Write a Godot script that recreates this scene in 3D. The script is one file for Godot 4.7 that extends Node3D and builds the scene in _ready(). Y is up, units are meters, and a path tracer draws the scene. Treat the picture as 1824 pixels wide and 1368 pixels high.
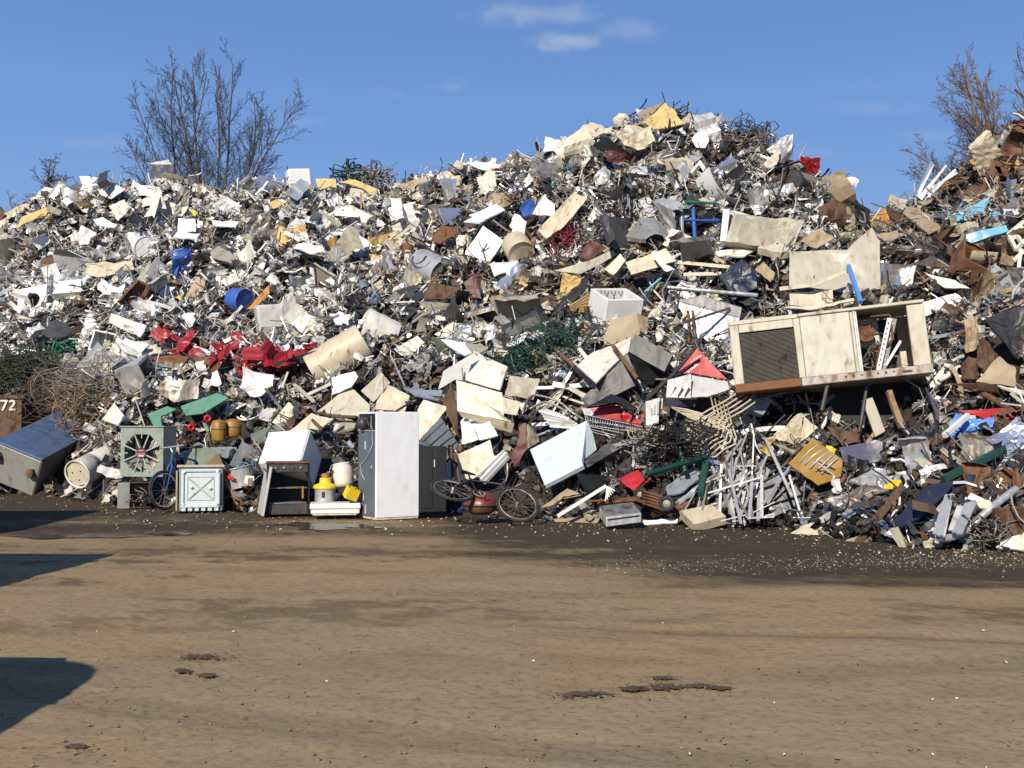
extends Node3D
# A scrap yard: a hill of crushed appliances behind a dirt lot on a clear winter day.
const F := 1879.0
const CX := 912.0
const CY := 684.0
const HZ := 760.0
const EYE := 1.5
const FOOT := [[-600, 850], [0, 880], [130, 884], [210, 903], [350, 908], [450, 914], [640, 922], [760, 917], [900, 918], [1000, 926], [1100, 932], [1250, 934], [1380, 938], [1480, 956], [1600, 970], [1824, 982], [2400, 1000]]
const RIDGE := [[-600, 500], [0, 405], [60, 360], [150, 342], [300, 345], [450, 350], [600, 345], [700, 350], [830, 318], [900, 311], [980, 288], [1050, 262], [1100, 240], [1180, 214], [1250, 232], [1330, 268], [1400, 296], [1460, 326], [1500, 378], [1560, 398], [1620, 383], [1700, 376], [1824, 366], [2400, 450]]
const RDEP := [[-600, 42], [0, 40], [300, 39], [600, 37], [900, 33], [1180, 30], [1400, 28], [1500, 26], [1824, 25], [2400, 25]]
# where each sketch of the survey begins and its scale, in survey units
const ZONE := {"a": [0, 660, .26316], "b": [400, 660, .26316], "c": [760, 660, .26316], "d": [1060, 660, .23026], "e": [1380, 660, .2559], "f": [0, 280, .2923], "g": [440, 280, .2923],
	"h": [800, 160, .2924], "i": [1180, 160, .29248], "j": [1180, 400, .35307], "k": [1500, 160, .29242], "l": [760, 460, .29605], "m": [0, 330, .13889], "n": [200, 480, .14622], "o": [0, 480, .16084], "q": [1560, 440, .19006], "r": [1560, 660, .24859], "p": [0, 0, 1.0]}
# real-world base colours, linear: r, g, b, metallic, roughness, dirt level
const PAINT := {
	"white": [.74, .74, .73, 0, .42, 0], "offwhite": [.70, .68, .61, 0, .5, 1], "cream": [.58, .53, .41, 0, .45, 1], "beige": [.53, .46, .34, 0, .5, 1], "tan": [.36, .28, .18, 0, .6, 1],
	"taupe": [.36, .33, .26, 0, .5, 1], "lightgrey": [.50, .50, .50, 0, .5, 1], "bluegrey": [.22, .26, .31, 0, .4, 1], "paleblue": [.56, .66, .69, 0, .35, 0], "grey": [.24, .245, .25, 0, .5, 1],
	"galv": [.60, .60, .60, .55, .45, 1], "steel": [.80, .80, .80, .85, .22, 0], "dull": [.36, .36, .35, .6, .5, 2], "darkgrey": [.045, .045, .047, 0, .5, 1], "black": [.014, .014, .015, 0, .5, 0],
	"rust": [.17, .085, .042, 0, .85, 2], "brown": [.115, .068, .04, 0, .8, 2], "orange": [.48, .24, .06, 0, .7, 2], "red": [.42, .015, .020, 0, .5, 0], "blue": [.045, .11, .40, 0, .4, 0],
	"navy": [.014, .020, .045, 0, .45, 1], "skyblue": [.17, .43, .62, 0, .35, 1], "brightblue": [.08, .24, .62, 0, .35, 0], "green": [.02, .16, .09, 0, .5, 0], "seagreen": [.11, .26, .19, 0, .5, 1], "darkgreen": [.012, .06, .045, 0, .5, 0],
	"yellow": [.75, .55, .03, 0, .4, 0], "mustard": [.30, .165, .022, 0, .5, 1], "straw": [.58, .43, .18, 0, .7, 1], "wood": [.29, .19, .105, 0, .85, 1], "oldwood": [.45, .41, .34, 0, .85, 1], "olive": [.17, .21, .14, 0, .55, 1], "maroon": [.095, .026, .022, 0, .55, 1],
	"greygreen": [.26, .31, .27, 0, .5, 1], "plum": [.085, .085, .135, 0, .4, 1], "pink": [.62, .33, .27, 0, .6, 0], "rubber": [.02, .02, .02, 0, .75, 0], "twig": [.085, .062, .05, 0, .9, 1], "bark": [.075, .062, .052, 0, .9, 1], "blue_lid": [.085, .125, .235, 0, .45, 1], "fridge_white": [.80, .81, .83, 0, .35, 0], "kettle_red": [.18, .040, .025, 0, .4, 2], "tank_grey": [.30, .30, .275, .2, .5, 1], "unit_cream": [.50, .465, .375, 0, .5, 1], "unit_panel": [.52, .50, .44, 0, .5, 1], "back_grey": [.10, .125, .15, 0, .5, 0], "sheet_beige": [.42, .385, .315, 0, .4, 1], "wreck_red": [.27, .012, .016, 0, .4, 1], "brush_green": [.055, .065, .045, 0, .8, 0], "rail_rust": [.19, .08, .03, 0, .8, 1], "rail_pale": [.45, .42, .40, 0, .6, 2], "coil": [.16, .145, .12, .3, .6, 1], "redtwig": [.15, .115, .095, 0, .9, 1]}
const WORD := {"offwhite": "off-white", "lightgrey": "light grey", "bluegrey": "blue-grey", "paleblue": "pale blue", "galv": "galvanised", "steel": "shiny steel", "dull": "dull metal", "darkgrey": "dark grey", "brightblue": "bright blue", "skyblue": "sky-blue", "seagreen": "sea-green", "darkgreen": "dark green", "oldwood": "weathered", "greygreen": "grey-green", "rust": "rusty", "straw": "straw-coloured", "wood": "wooden"}

var rng := RandomNumberGenerator.new()
var names := {}
var paints := {}
var dirt: Array[Texture2D] = []
var dents: Texture2D
var fine: Texture2D
var bump := FastNoiseLite.new()
var mask := PackedByteArray()
var tilt: Basis
var unlabelled := []

func _ready():
	rng.seed = 72
	tilt = Basis(Vector3.RIGHT, atan((HZ - CY) / F))
	var cam := Camera3D.new()
	cam.name = "camera"
	cam.fov = rad_to_deg(2.0 * atan(CY / F))
	cam.near = 0.1
	cam.far = 6000.0
	cam.transform = Transform3D(tilt, Vector3(0, EYE, 0))
	cam.current = true
	add_child(cam)
	var env := Environment.new()
	env.background_mode = Environment.BG_SKY
	env.sky = Sky.new()
	env.sky.sky_material = sky_dome()
	env.background_energy_multiplier = .83
	env.tonemap_mode = Environment.TONE_MAPPER_LINEAR
	env.tonemap_exposure = 1.2
	env.sdfgi_enabled = true
	env.ssao_enabled = true
	env.ssil_enabled = true
	var we := WorldEnvironment.new()
	we.name = "world_environment"
	we.environment = env
	add_child(we)
	var sun := DirectionalLight3D.new()
	sun.name = "sun"
	sun.light_energy = 1.6
	sun.light_color = Color(1.0, .96, .89)
	sun.light_angular_distance = 0.5
	sun.shadow_enabled = true
	add_child(sun)
	sun.look_at_from_position(Vector3.ZERO, Vector3(.30, -.50, -.81))
	prepare()
	build_ground()
	build_heap()
	build_trees()
	build_shadow_casters()
	build_heroes()
	build_panels()
	build_bars()
	build_scatter()
	build_litter()
	write_labels()

func sky_dome() -> PanoramaSkyMaterial:
	var w := 2048
	var h := 1024
	var im := Image.create(w, h, false, Image.FORMAT_RGBF)
	var fb := FastNoiseLite.new()
	fb.seed = 5
	fb.frequency = 1.0
	fb.fractal_octaves = 5
	var top := Color(.05, .14, .40)
	var mid := Color(.172, .335, .685)
	var low := Color(.36, .55, .85)
	# clouds: survey x, y, half width, half height, strength
	var clouds := [[960, 14, 150, 24, .55], [1010, 66, 75, 19, .8], [1130, 42, 75, 26, .35], [690, 158, 45, 8, .16], [805, 146, 40, 12, .25], [540, 212, 45, 9, .2], [1560, 186, 120, 12, .2], [160, 250, 90, 14, .2], [1660, 238, 60, 12, .2], [1450, 268, 60, 14, .12], [1540, 145, 40, 8, .12]]
	for y in h:
		var el := (0.5 - (y + .5) / h) * PI
		var s := sin(el)
		var c: Color
		if s <= 0.0:
			c = low.lerp(Color(.2, .2, .2), clampf(-s * 4.0, 0, 1))
		elif s < .30:
			c = low.lerp(mid, smoothstep(0.0, .30, s))
		else:
			c = mid.lerp(top, clampf(pow((s - .30) / .70, .6), 0, 1))
		for x in w:
			var col := c
			if el > 0.05 and el < .6:
				var az := (x + .5) / w * TAU
				# straight ahead (-z) lies at the seam of the panorama
				var dx := wrapf(az, -PI, PI)
				if absf(dx) < .75:
					var sx := CX + F * tan(dx)
					var sy := HZ - F * tan(el) / cos(dx)
					var k := 0.0
					for cl in clouds:
						var ex: float = (sx - cl[0]) / cl[2]
						var ey: float = (sy - cl[1]) / cl[3]
						if absf(ex) < 1.6 and absf(ey) < 1.8:
							var n := fb.get_noise_2d(sx * .016, sy * .04) * .9 + fb.get_noise_2d(sx * .05 + 90, sy * .09) * .4
							k = maxf(k, cl[4] * smoothstep(0.0, 1.15, 1.0 - ex * ex - ey * ey + n * .9))
					if k > 0.0:
						col = c.lerp(Color(.62, .66, .74), k * .5)
			im.set_pixel(x, y, col)
	var m := PanoramaSkyMaterial.new()
	m.panorama = ImageTexture.create_from_image(im)
	return m

# ---------------------------------------------------------------- measuring
func curve(t: Array, x: float) -> float:
	if x <= t[0][0]:
		return t[0][1]
	for i in range(1, t.size()):
		if x <= t[i][0]:
			return lerpf(t[i - 1][1], t[i][1], (x - t[i - 1][0]) / float(t[i][0] - t[i - 1][0]))
	return t[-1][1]

func at(px: float, py: float, d: float) -> Vector3:
	var v := tilt * Vector3(px - CX, CY - py, -F)
	return Vector3(0, EYE, 0) + v * (d / -v.z)

func seen_at(p: Vector3) -> Vector2:
	var v := tilt.inverse() * (p - Vector3(0, EYE, 0))
	return Vector2(CX + F * v.x / -v.z, CY - F * v.y / -v.z)

func foot_of(u: float) -> float:
	return EYE * F / (curve(FOOT, u) - HZ)

func heap(x: float, z: float) -> float:
	var d := -z
	if d < 5.0:
		return 0.0
	var u := CX + F * x / d
	var f := foot_of(u)
	var h := 0.0
	if d > f:
		var dr := curve(RDEP, u)
		var hr := EYE + (HZ - curve(RIDGE, u)) / F * dr
		var t := (d - f) / (dr - f)
		h = hr * t if t < 1.0 else hr - .65 * (d - dr)
		h += .22 * smoothstep(0.0, 1.2, d - f) + bump.get_noise_2d(x, z) * 1.0 * smoothstep(0.0, 3.0, d - f) * (1.0 if t < .93 else .4)
	# the rusty mound behind on one side
	var far := 14.0 - 1.0 * Vector2(x - 19.2, d - 34.0).length()
	return maxf(maxf(h, far + bump.get_noise_2d(x * 2.0, z * 2.0) * .8), 0.0)

func rusty_side(x: float, z: float) -> bool:
	return 14.0 - Vector2(x - 19.2, -z - 34.0).length() > 4.2 and -z > 26.5

func hit(px: float, py: float, from := 9.0) -> Vector3:
	var d := from
	while d < 46.0:
		var p := at(px, py, d)
		if p.y <= heap(p.x, p.z):
			return p
		d += .08
	return at(px, py, curve(RDEP, px) + .3)

func pts(s: String) -> PackedVector2Array:
	var w := s.split(" ", false)
	var z: Array = ZONE[w[0]]
	var r := PackedVector2Array()
	for i in range(1, w.size()):
		var c := w[i].split(",")
		r.append(Vector2(z[0] + float(c[0]) * z[2], z[1] + float(c[1]) * z[2]))
	return r

func claim(poly: PackedVector2Array):
	var lo := poly[0]
	var hi := poly[0]
	for p in poly:
		lo = lo.min(p)
		hi = hi.max(p)
	for y in range(maxi(0, int(lo.y / 4)), mini(341, int(hi.y / 4) + 1)):
		for x in range(maxi(0, int(lo.x / 4)), mini(455, int(hi.x / 4) + 1)):
			if Geometry2D.is_point_in_polygon(Vector2(x * 4 + 2, y * 4 + 2), poly):
				mask[y * 456 + x] = 1

func claim_rect(x0, y0, x1, y1):
	claim(PackedVector2Array([Vector2(x0, y0), Vector2(x1, y0), Vector2(x1, y1), Vector2(x0, y1)]))

func taken(q: Vector2, reach := 0.0) -> bool:
	var n := 0
	for o in [Vector2.ZERO, Vector2(reach, 0), Vector2(-reach, 0), Vector2(0, reach), Vector2(0, -reach)]:
		var x := int((q.x + o.x) / 4)
		var y := int((q.y + o.y) / 4)
		if x >= 0 and y >= 0 and x < 456 and y < 342 and mask[y * 456 + x]:
			if o == Vector2.ZERO:
				return true
			n += 1
	return n >= 1

# ---------------------------------------------------------------- materials
func noise_tex(sd: int, freq: float, oct: int, ramp: Array, size := 512) -> NoiseTexture2D:
	var n := FastNoiseLite.new()
	n.seed = sd
	n.frequency = freq
	n.fractal_octaves = oct
	n.fractal_gain = .6
	n.noise_type = FastNoiseLite.TYPE_SIMPLEX_SMOOTH
	var t := NoiseTexture2D.new()
	t.width = size
	t.height = size
	t.seamless = true
	t.noise = n
	if ramp.size():
		var g := Gradient.new()
		g.offsets = PackedFloat32Array(ramp.map(func(r): return r[0]))
		g.colors = PackedColorArray(ramp.map(func(r): return r[1]))
		t.color_ramp = g
	return t

func prepare():
	mask.resize(456 * 342)
	bump.seed = 11
	bump.frequency = .22
	bump.fractal_octaves = 4
	var w := Color.WHITE
	dirt = [
		noise_tex(3, .010, 7, [[0.0, Color(.80, .75, .68)], [.16, Color(.93, .91, .88)], [.27, Color(.98, .98, .97)], [.6, w], [1.0, Color(.96, .96, .95)]]),
		noise_tex(8, .011, 7, [[0.0, Color(.45, .33, .22)], [.14, Color(.66, .55, .44)], [.21, Color(.90, .87, .82)], [.42, w], [.75, Color(.97, .96, .94)], [1.0, Color(.86, .83, .79)]]),
		noise_tex(14, .014, 7, [[0.0, Color(.40, .28, .19)], [.26, Color(.62, .48, .36)], [.40, Color(.92, .84, .76)], [.65, w], [1.0, Color(.70, .64, .58)]])]
	dents = noise_tex(21, .007, 3, [])
	fine = noise_tex(33, .05, 4, [])

func paint(k: String) -> StandardMaterial3D:
	if not paints.has(k):
		var p: Array = PAINT[k]
		var m := StandardMaterial3D.new()
		m.resource_name = k
		m.albedo_color = Color(p[0] * .92, p[1] * .92, p[2] * .92).linear_to_srgb()
		m.metallic = p[3]
		m.roughness = p[4]
		m.albedo_texture = dirt[p[5]]
		m.uv1_triplanar = true
		m.uv1_world_triplanar = true
		m.uv1_scale = Vector3(.55, .26, .55) if p[5] else Vector3(.4, .2, .4)
		m.heightmap_enabled = true
		m.heightmap_texture = dents
		m.heightmap_scale = 1.8 if p[3] < .5 else 4.0
		if k in ["twig", "bark", "redtwig", "rubber"]:
			m.heightmap_enabled = false
			m.albedo_texture = null
		paints[k] = m
	return paints[k]

func tinted(metal: bool) -> StandardMaterial3D:
	var m := StandardMaterial3D.new()
	m.vertex_color_use_as_albedo = true
	m.albedo_texture = dirt[1]
	m.uv1_triplanar = true
	m.uv1_world_triplanar = true
	m.uv1_scale = Vector3.ONE * .5
	m.roughness = .35 if metal else .55
	m.metallic = .8 if metal else 0.0
	return m

# ---------------------------------------------------------------- naming
func numbered(n: String) -> String:
	names[n] = names.get(n, -1) + 1
	return n if names[n] == 0 else "%s_%03d" % [n, names[n]]

func thing(n: String, label: String, category: String, where := Vector3.ZERO, group := "") -> Node3D:
	var o := Node3D.new()
	o.name = numbered(n)
	add_child(o)
	o.position = where
	meta(o, label, category, group)
	return o

func meta(o: Node, label: String, category: String, group := ""):
	if label:
		o.set_meta("label", label)
	o.set_meta("category", category)
	if group:
		o.set_meta("group", group)

func obj(n: String, st, mat, parent: Node = self) -> MeshInstance3D:
	var o := MeshInstance3D.new()
	if st is SurfaceTool:
		st.generate_normals()
		o.mesh = st.commit()
	else:
		o.mesh = st
	o.material_override = paint(mat) if mat is String else mat
	o.name = numbered(n) if parent == self else n
	parent.add_child(o, true)
	return o

# ---------------------------------------------------------------- shapes
func tool(flat := true) -> SurfaceTool:
	var st := SurfaceTool.new()
	st.begin(Mesh.PRIMITIVE_TRIANGLES)
	st.set_smooth_group(-1 if flat else 0)
	return st

func tri(st: SurfaceTool, a: Vector3, b: Vector3, c: Vector3):
	st.add_vertex(a)
	st.add_vertex(b)
	st.add_vertex(c)

func quad(st: SurfaceTool, a: Vector3, b: Vector3, c: Vector3, d: Vector3):
	tri(st, a, b, c)
	tri(st, a, c, d)

# a box with chamfered edges from corner o along the edges a, b, c
func slab(st: SurfaceTool, o: Vector3, a: Vector3, b: Vector3, c: Vector3, bev := .012):
	var ax := [a, b, c]
	var f := []
	for v in ax:
		f.append(minf(bev / maxf(v.length(), 1e-4), .3))
	var P := func(i: int, s: Array) -> Vector3:
		var r := o
		for k in 3:
			var e: float = 0.0 if k == i else f[k]
			r += ax[k] * (1.0 - e if s[k] else e)
		return r
	for i in 3:
		var j := (i + 1) % 3
		var k := (i + 2) % 3
		for s in [0, 1]:
			var q := []
			for uv in [[0, 0], [1, 0], [1, 1], [0, 1]]:
				var sg := [0, 0, 0]
				sg[i] = s
				sg[j] = uv[0]
				sg[k] = uv[1]
				q.append(P.call(i, sg))
			if s:
				quad(st, q[3], q[2], q[1], q[0])
			else:
				quad(st, q[0], q[1], q[2], q[3])
			for t in [0, 1]:
				var e0 := [0, 0, 0]
				e0[i] = s
				e0[j] = t
				var e1 := e0.duplicate()
				e1[k] = 1
				quad(st, P.call(i, e0), P.call(i, e1), P.call(j, e1), P.call(j, e0))
	for n in 8:
		var sg := [n & 1, (n >> 1) & 1, n >> 2]
		tri(st, P.call(0, sg), P.call(1, sg), P.call(2, sg))

func block(st: SurfaceTool, centre: Vector3, size: Vector3, bev := .01, turn := Basis.IDENTITY):
	slab(st, centre - turn * (size / 2.0), turn.x * size.x, turn.y * size.y, turn.z * size.z, bev)

func side_of(d: Vector3) -> Vector3:
	return d.cross(Vector3.UP if absf(d.y) < .9 else Vector3.RIGHT).normalized()

func tube(st: SurfaceTool, line: Array, r: float, n := 6, r_end := -1.0, flatten := 1.0):
	var last := []
	var up := Vector3.ZERO
	for i in line.size():
		var d: Vector3 = (line[mini(i + 1, line.size() - 1)] - line[maxi(i - 1, 0)]).normalized()
		if up == Vector3.ZERO:
			up = side_of(d)
		up = (up - d * up.dot(d)).normalized()
		var v := d.cross(up)
		var rr := r if r_end < 0 else lerpf(r, r_end, float(i) / (line.size() - 1))
		var ring := []
		for k in n:
			ring.append(line[i] + up * cos(TAU * (k + .5) / n) * rr + v * sin(TAU * (k + .5) / n) * rr * flatten)
		if last:
			for k in n:
				quad(st, last[k], last[(k + 1) % n], ring[(k + 1) % n], ring[k])
		if (i == 0 or i == line.size() - 1) and n > 3:
			for k in range(1, n - 1):
				tri(st, ring[0], ring[k], ring[k + 1])
		last = ring

# profile: [radius, height] pairs turned round the local y of t
func lathe(st: SurfaceTool, profile: Array, n: int, t := Transform3D.IDENTITY):
	for i in profile.size() - 1:
		for k in n:
			var q := []
			for e in [[i, k], [i, k + 1], [i + 1, k + 1], [i + 1, k]]:
				var g: float = TAU * e[1] / n
				q.append(t * Vector3(profile[e[0]][0] * cos(g), profile[e[0]][1], profile[e[0]][0] * sin(g)))
			quad(st, q[0], q[1], q[2], q[3])

func aim(from: Vector3, to: Vector3) -> Transform3D:
	var y := (to - from).normalized()
	var x := side_of(y)
	return Transform3D(Basis(x, y, x.cross(y)), from)

func ring(st: SurfaceTool, t: Transform3D, R: float, r: float, n := 28, m := 6):
	var line := []
	for k in n + 1:
		line.append(t * Vector3(cos(TAU * k / n) * R, sin(TAU * k / n) * R, 0))
	tube(st, line, r, m)

# the edges of a box whose near corner and three next corners are seen at v, p1, p2, p3
func edges(s: String, depth: float) -> Array:
	var q := pts(s)
	var o := at(q[0].x, q[0].y, depth)
	var dir := (o - Vector3(0, EYE, 0)).normalized()
	var right := dir.cross(Vector3.UP).normalized()
	var up := right.cross(dir)
	var k := (o - Vector3(0, EYE, 0)).length() / F
	var e := []
	for i in 3:
		e.append((q[i + 1] - q[0]) * Vector2(1, -1) * k)
	var ab: float = minf(e[0].dot(e[1]), -1e-4)
	var ac: float = minf(e[0].dot(e[2]), -1e-4)
	var bc: float = minf(e[1].dot(e[2]), -1e-4)
	var z := [sqrt(-ab * ac / bc), sqrt(-ab * bc / ac), sqrt(-ac * bc / ab)]
	var r := [o]
	for i in 3:
		r.append(right * e[i].x + up * e[i].y + dir * z[i])
	return r

# ---------------------------------------------------------------- the place
func spread(a: float, b: float, fine_step: float, reach: float) -> Array:
	var v := []
	var x := a
	while x <= b:
		v.append(x)
		x += fine_step
	var step := fine_step
	while v[-1] < reach:
		step *= 1.5
		v.append(v[-1] + step)
	step = fine_step
	while v[0] > -reach:
		step *= 1.5
		v.push_front(v[0] - step)
	return v

func build_ground():
	var xs := spread(-9.0, 12.0, .085, 2500.0)
	var ds := [-2500.0, -500.0, -90.0, -20.0, -6.0, -1.0, 2.0]
	var d := 3.6
	while d < 30.0:
		ds.append(d)
		d *= 1.0105
	while d < 3000.0:
		ds.append(d)
		d *= 1.35
	var n1 := FastNoiseLite.new()
	n1.seed = 4
	n1.frequency = .32
	n1.fractal_octaves = 5
	var n2 := FastNoiseLite.new()
	n2.seed = 9
	n2.frequency = 1.3
	n2.fractal_octaves = 4
	var dry := Color(.315, .228, .122)
	var pale := Color(.295, .222, .138)
	var wet := Color(.050, .036, .026)
	var mud := Color(.115, .082, .046)
	var va := PackedVector3Array()
	var na := PackedVector3Array()
	var ca := PackedColorArray()
	for dd in ds:
		for x in xs:
			var y := 0.0
			var c := dry
			if dd > 3.0 and dd < 40.0 and absf(x) < 30.0:
				var u: float = CX + F * x / dd
				var row: float = HZ + EYE * F / dd
				# tracks of machines run across the lot
				var streak := n1.get_noise_2d(x * .5 + dd * .15, dd * 1.7)
				var grain := n2.get_noise_2d(x, dd * 1.6)
				var speck := n2.get_noise_2d(x * 4.5 + 70, dd * 8.0)
				y = (n1.get_noise_2d(x * .8, dd * .8 + 40) * .03 + grain * .006) * (1.0 if dd < 11.0 else .25)
				y -= .03 * exp(-pow((dd - 8.05 + x * .16) / .10, 2.0)) * smoothstep(-1.0, 1.5, x)
				c = dry.lerp(pale, clampf((11.0 - dd) * .16 + n1.get_noise_2d(x * .7 - 30, dd * .9) * 1.3, 0, 1))
				# damp earth next to the heap, wider in the middle and on one side
				var edge := curve([[-600, 990], [0, 968], [200, 962], [420, 958], [640, 945], [780, 948], [860, 985], [1000, 1010], [1200, 1022], [1400, 1040], [1824, 1050], [2400, 1050]], u)
				var damp := smoothstep(44.0, -30.0, row - edge - (streak * 85.0 + grain * 34.0 + speck * 26.0))
				var patch := smoothstep(.10, .40, streak * .8 + grain * .45 + speck * .30) * smoothstep(1290.0, 1010.0, row) * .85
				var lane := .55 * exp(-pow((dd - 8.05 + x * .16) / .10, 2.0)) * smoothstep(-1.0, 1.5, x)
				c = c.lerp(mud, clampf(maxf(patch, lane), 0, 1))
				c = c.lerp(mud, damp * .6)
				var close := smoothstep(40.0, 0.0, row - edge + 34.0 - streak * 40.0 + grain * 30.0 + speck * 26.0)
				c = c.lerp(wet, close * .85)
				# wheel tracks
				for tr in [[6.2, .22, -.012], [7.5, .25, -.012], [9.6, -.10, .010], [10.9, -.08, .010], [12.6, .05, -.004], [5.1, -.3, .02]]:
					var off: float = absf(dd - (tr[0] + tr[1] * x + tr[2] * x * x))
					var k := smoothstep(.26, .12, off) * clampf(.55 + n1.get_noise_2d(x * .6 + tr[0] * 9.0, dd * .5) * 2.2, 0, 1)
					y -= k * (.010 + .006 * sin((x + dd) * 38.0))
					c = c * (1.0 - .13 * k)
				c = c * (1.0 + grain * .14 + streak * .10 + speck * .16)
			va.append(Vector3(x, y, -dd))
			na.append(Vector3.UP)
			ca.append(c)
	var ia := PackedInt32Array()
	var w := xs.size()
	for j in ds.size() - 1:
		for i in w - 1:
			var k := j * w + i
			ia.append_array(PackedInt32Array([k, k + w, k + 1, k + 1, k + w, k + w + 1]))
	var st := SurfaceTool.new()
	var arr := []
	arr.resize(Mesh.ARRAY_MAX)
	arr[Mesh.ARRAY_VERTEX] = va
	arr[Mesh.ARRAY_NORMAL] = na
	arr[Mesh.ARRAY_COLOR] = ca
	arr[Mesh.ARRAY_INDEX] = ia
	var am := ArrayMesh.new()
	am.add_surface_from_arrays(Mesh.PRIMITIVE_TRIANGLES, arr)
	st.create_from(am, 0)
	var m := StandardMaterial3D.new()
	m.vertex_color_use_as_albedo = true
	m.albedo_texture = noise_tex(41, .03, 7, [[0.0, Color(.70, .67, .63)], [.25, Color(.90, .885, .87)], [.5, Color(.97, .97, .97)], [1.0, Color.WHITE]], 1024)
	m.uv1_triplanar = true
	m.uv1_world_triplanar = true
	m.uv1_scale = Vector3(.37, .37, .37)
	m.roughness = .93
	m.metallic_specular = .25
	m.heightmap_enabled = true
	m.heightmap_texture = noise_tex(43, .06, 6, [], 1024)
	m.heightmap_scale = .25
	var g := obj("ground", st, m)
	g.set_meta("kind", "structure")
	g.set_meta("label", "brown dirt lot with damp patches and wheel tracks")
	# standing water
	var wm := StandardMaterial3D.new()
	wm.albedo_color = Color(.035, .028, .022).linear_to_srgb()
	wm.roughness = .22
	wm.metallic_specular = .3
	for s in [[590, 937, 70, 6, 1], [120, 956, 95, 4, 2], [300, 951, 40, 2, 3]]:
		var pt := tool()
		var o := at(s[0], s[1], EYE * F / (s[1] - HZ))
		var q := []
		for k in 40:
			var a := TAU * k / 40
			var rr := 1.0 + n2.get_noise_2d(cos(a) * .9 + s[4] * 7, sin(a) * .9) * .8 + n2.get_noise_2d(cos(a) * 3 + s[4] * 7, sin(a) * 3) * .35
			var dd: float = EYE * F / (s[1] - s[3] * sin(a) * rr - HZ)
			var sx: float = (s[0] + s[2] * cos(a) * rr - CX) / F * dd
			q.append(Vector3(sx, .012, -dd) - o * Vector3(1, 0, 1))
		for k in 40:
			tri(pt, Vector3(0, .012, 0), q[k], q[(k + 1) % 40])
		var p := obj("puddle", pt, wm)
		p.position = o * Vector3(1, 0, 1)
		p.set_meta("kind", "structure")

func build_heap():
	# the packed dark inside of the heap, on which everything else lies
	var st := tool(false)
	var grit := FastNoiseLite.new()
	grit.seed = 2
	grit.frequency = 1.1
	grit.fractal_octaves = 3
	var rows := []
	for j in 120:
		var row := []
		for i in 230:
			var u := -420.0 + 2650.0 * i / 229.0
			var f := foot_of(u)
			var d := lerpf(f - .1, 58.0, pow(j / 119.0, 1.25))
			var x := (u - CX) / F * d
			row.append(Vector3(x, heap(x, -d) - .22 + grit.get_noise_2d(x, d) * .35, -d))
		rows.append(row)
	for j in 119:
		for i in 229:
			quad(st, rows[j][i], rows[j + 1][i], rows[j + 1][i + 1], rows[j][i + 1])
	var m := StandardMaterial3D.new()
	m.albedo_color = Color(.045, .034, .027).linear_to_srgb()
	m.albedo_texture = dirt[2]
	m.uv1_triplanar = true
	m.uv1_world_triplanar = true
	m.roughness = .9
	m.heightmap_enabled = true
	m.heightmap_texture = fine
	m.heightmap_scale = 4.0
	var o := obj("scrap_hill", st, m)
	o.set_meta("kind", "structure")
	o.set_meta("label", "dark packed rusty core of the scrap hill")

# ---------------------------------------------------------------- trees
func grow(wood: SurfaceTool, crown: SurfaceTool, p: Vector3, dir: Vector3, length: float, r: float, level: int, o: Dictionary):
	var n := 6 if level == 0 else (4 if level < 2 else 2)
	var line := [p]
	var dirs := [dir]
	for i in n:
		dir = (dir + Vector3(rng.randfn(), rng.randfn(), rng.randfn()) * o.wander + Vector3.UP * (o.lift if level < o.levels else o.tip)).normalized()
		p += dir * length / n
		line.append(p)
		dirs.append(dir)
	tube(wood if level == 0 else crown, line, r, 5 if level < 2 else 3, r * (.35 if level < 2 else .6))
	if level >= o.levels:
		return
	var many: int = o.many[level]
	for k in many:
		var t := lerpf(o.first if level == 0 else .12, 1.0, (k + rng.randf()) / many)
		var i := mini(int(t * n), n - 1)
		var q: Vector3 = line[i].lerp(line[i + 1], t * n - i)
		var side := side_of(dirs[i]).rotated(dirs[i], rng.randf() * TAU)
		var d2: Vector3 = (dirs[i] * o.along + side * rng.randf_range(.5, 1.0)).normalized()
		grow(wood, crown, q, d2, length * rng.randf_range(.34, .62) * (1.3 - .9 * t if level == 0 else 1.15 - .45 * t) * o.shrink, maxf(r * .34 * (1.1 - .5 * t), o.thin), level + 1, o)

# stems: where they leave the trunk (x, y, z), which way, how long, how thick
func tree(n: String, label: String, px: float, d: float, trunks: Array, stems: Array, mat: String, o: Dictionary):
	var base := at(px, HZ, d) * Vector3(1, 0, 1)
	var t := thing(n, label, "tree", base, "bare trees beyond the heap")
	var crown := tool(false)
	for k in trunks:
		var wood := tool(false)
		tube(wood, [Vector3(k[0] * .6, -.3, 0), Vector3(k[0] * .85, k[1] * .5, k[2] * .5), Vector3(k[0], k[1] + .3, k[2])], k[3], 8, k[3] * .6)
		obj("trunk", wood, mat, t)
	for s in stems:
		var wood := tool(false)
		grow(wood, crown, Vector3(s[0], s[1], s[2]), Vector3(s[3], 1, s[4]).normalized(), s[5], s[6], 0, o)
		obj("limb", wood, mat, t)
	obj("crown", crown, mat, t)

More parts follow.
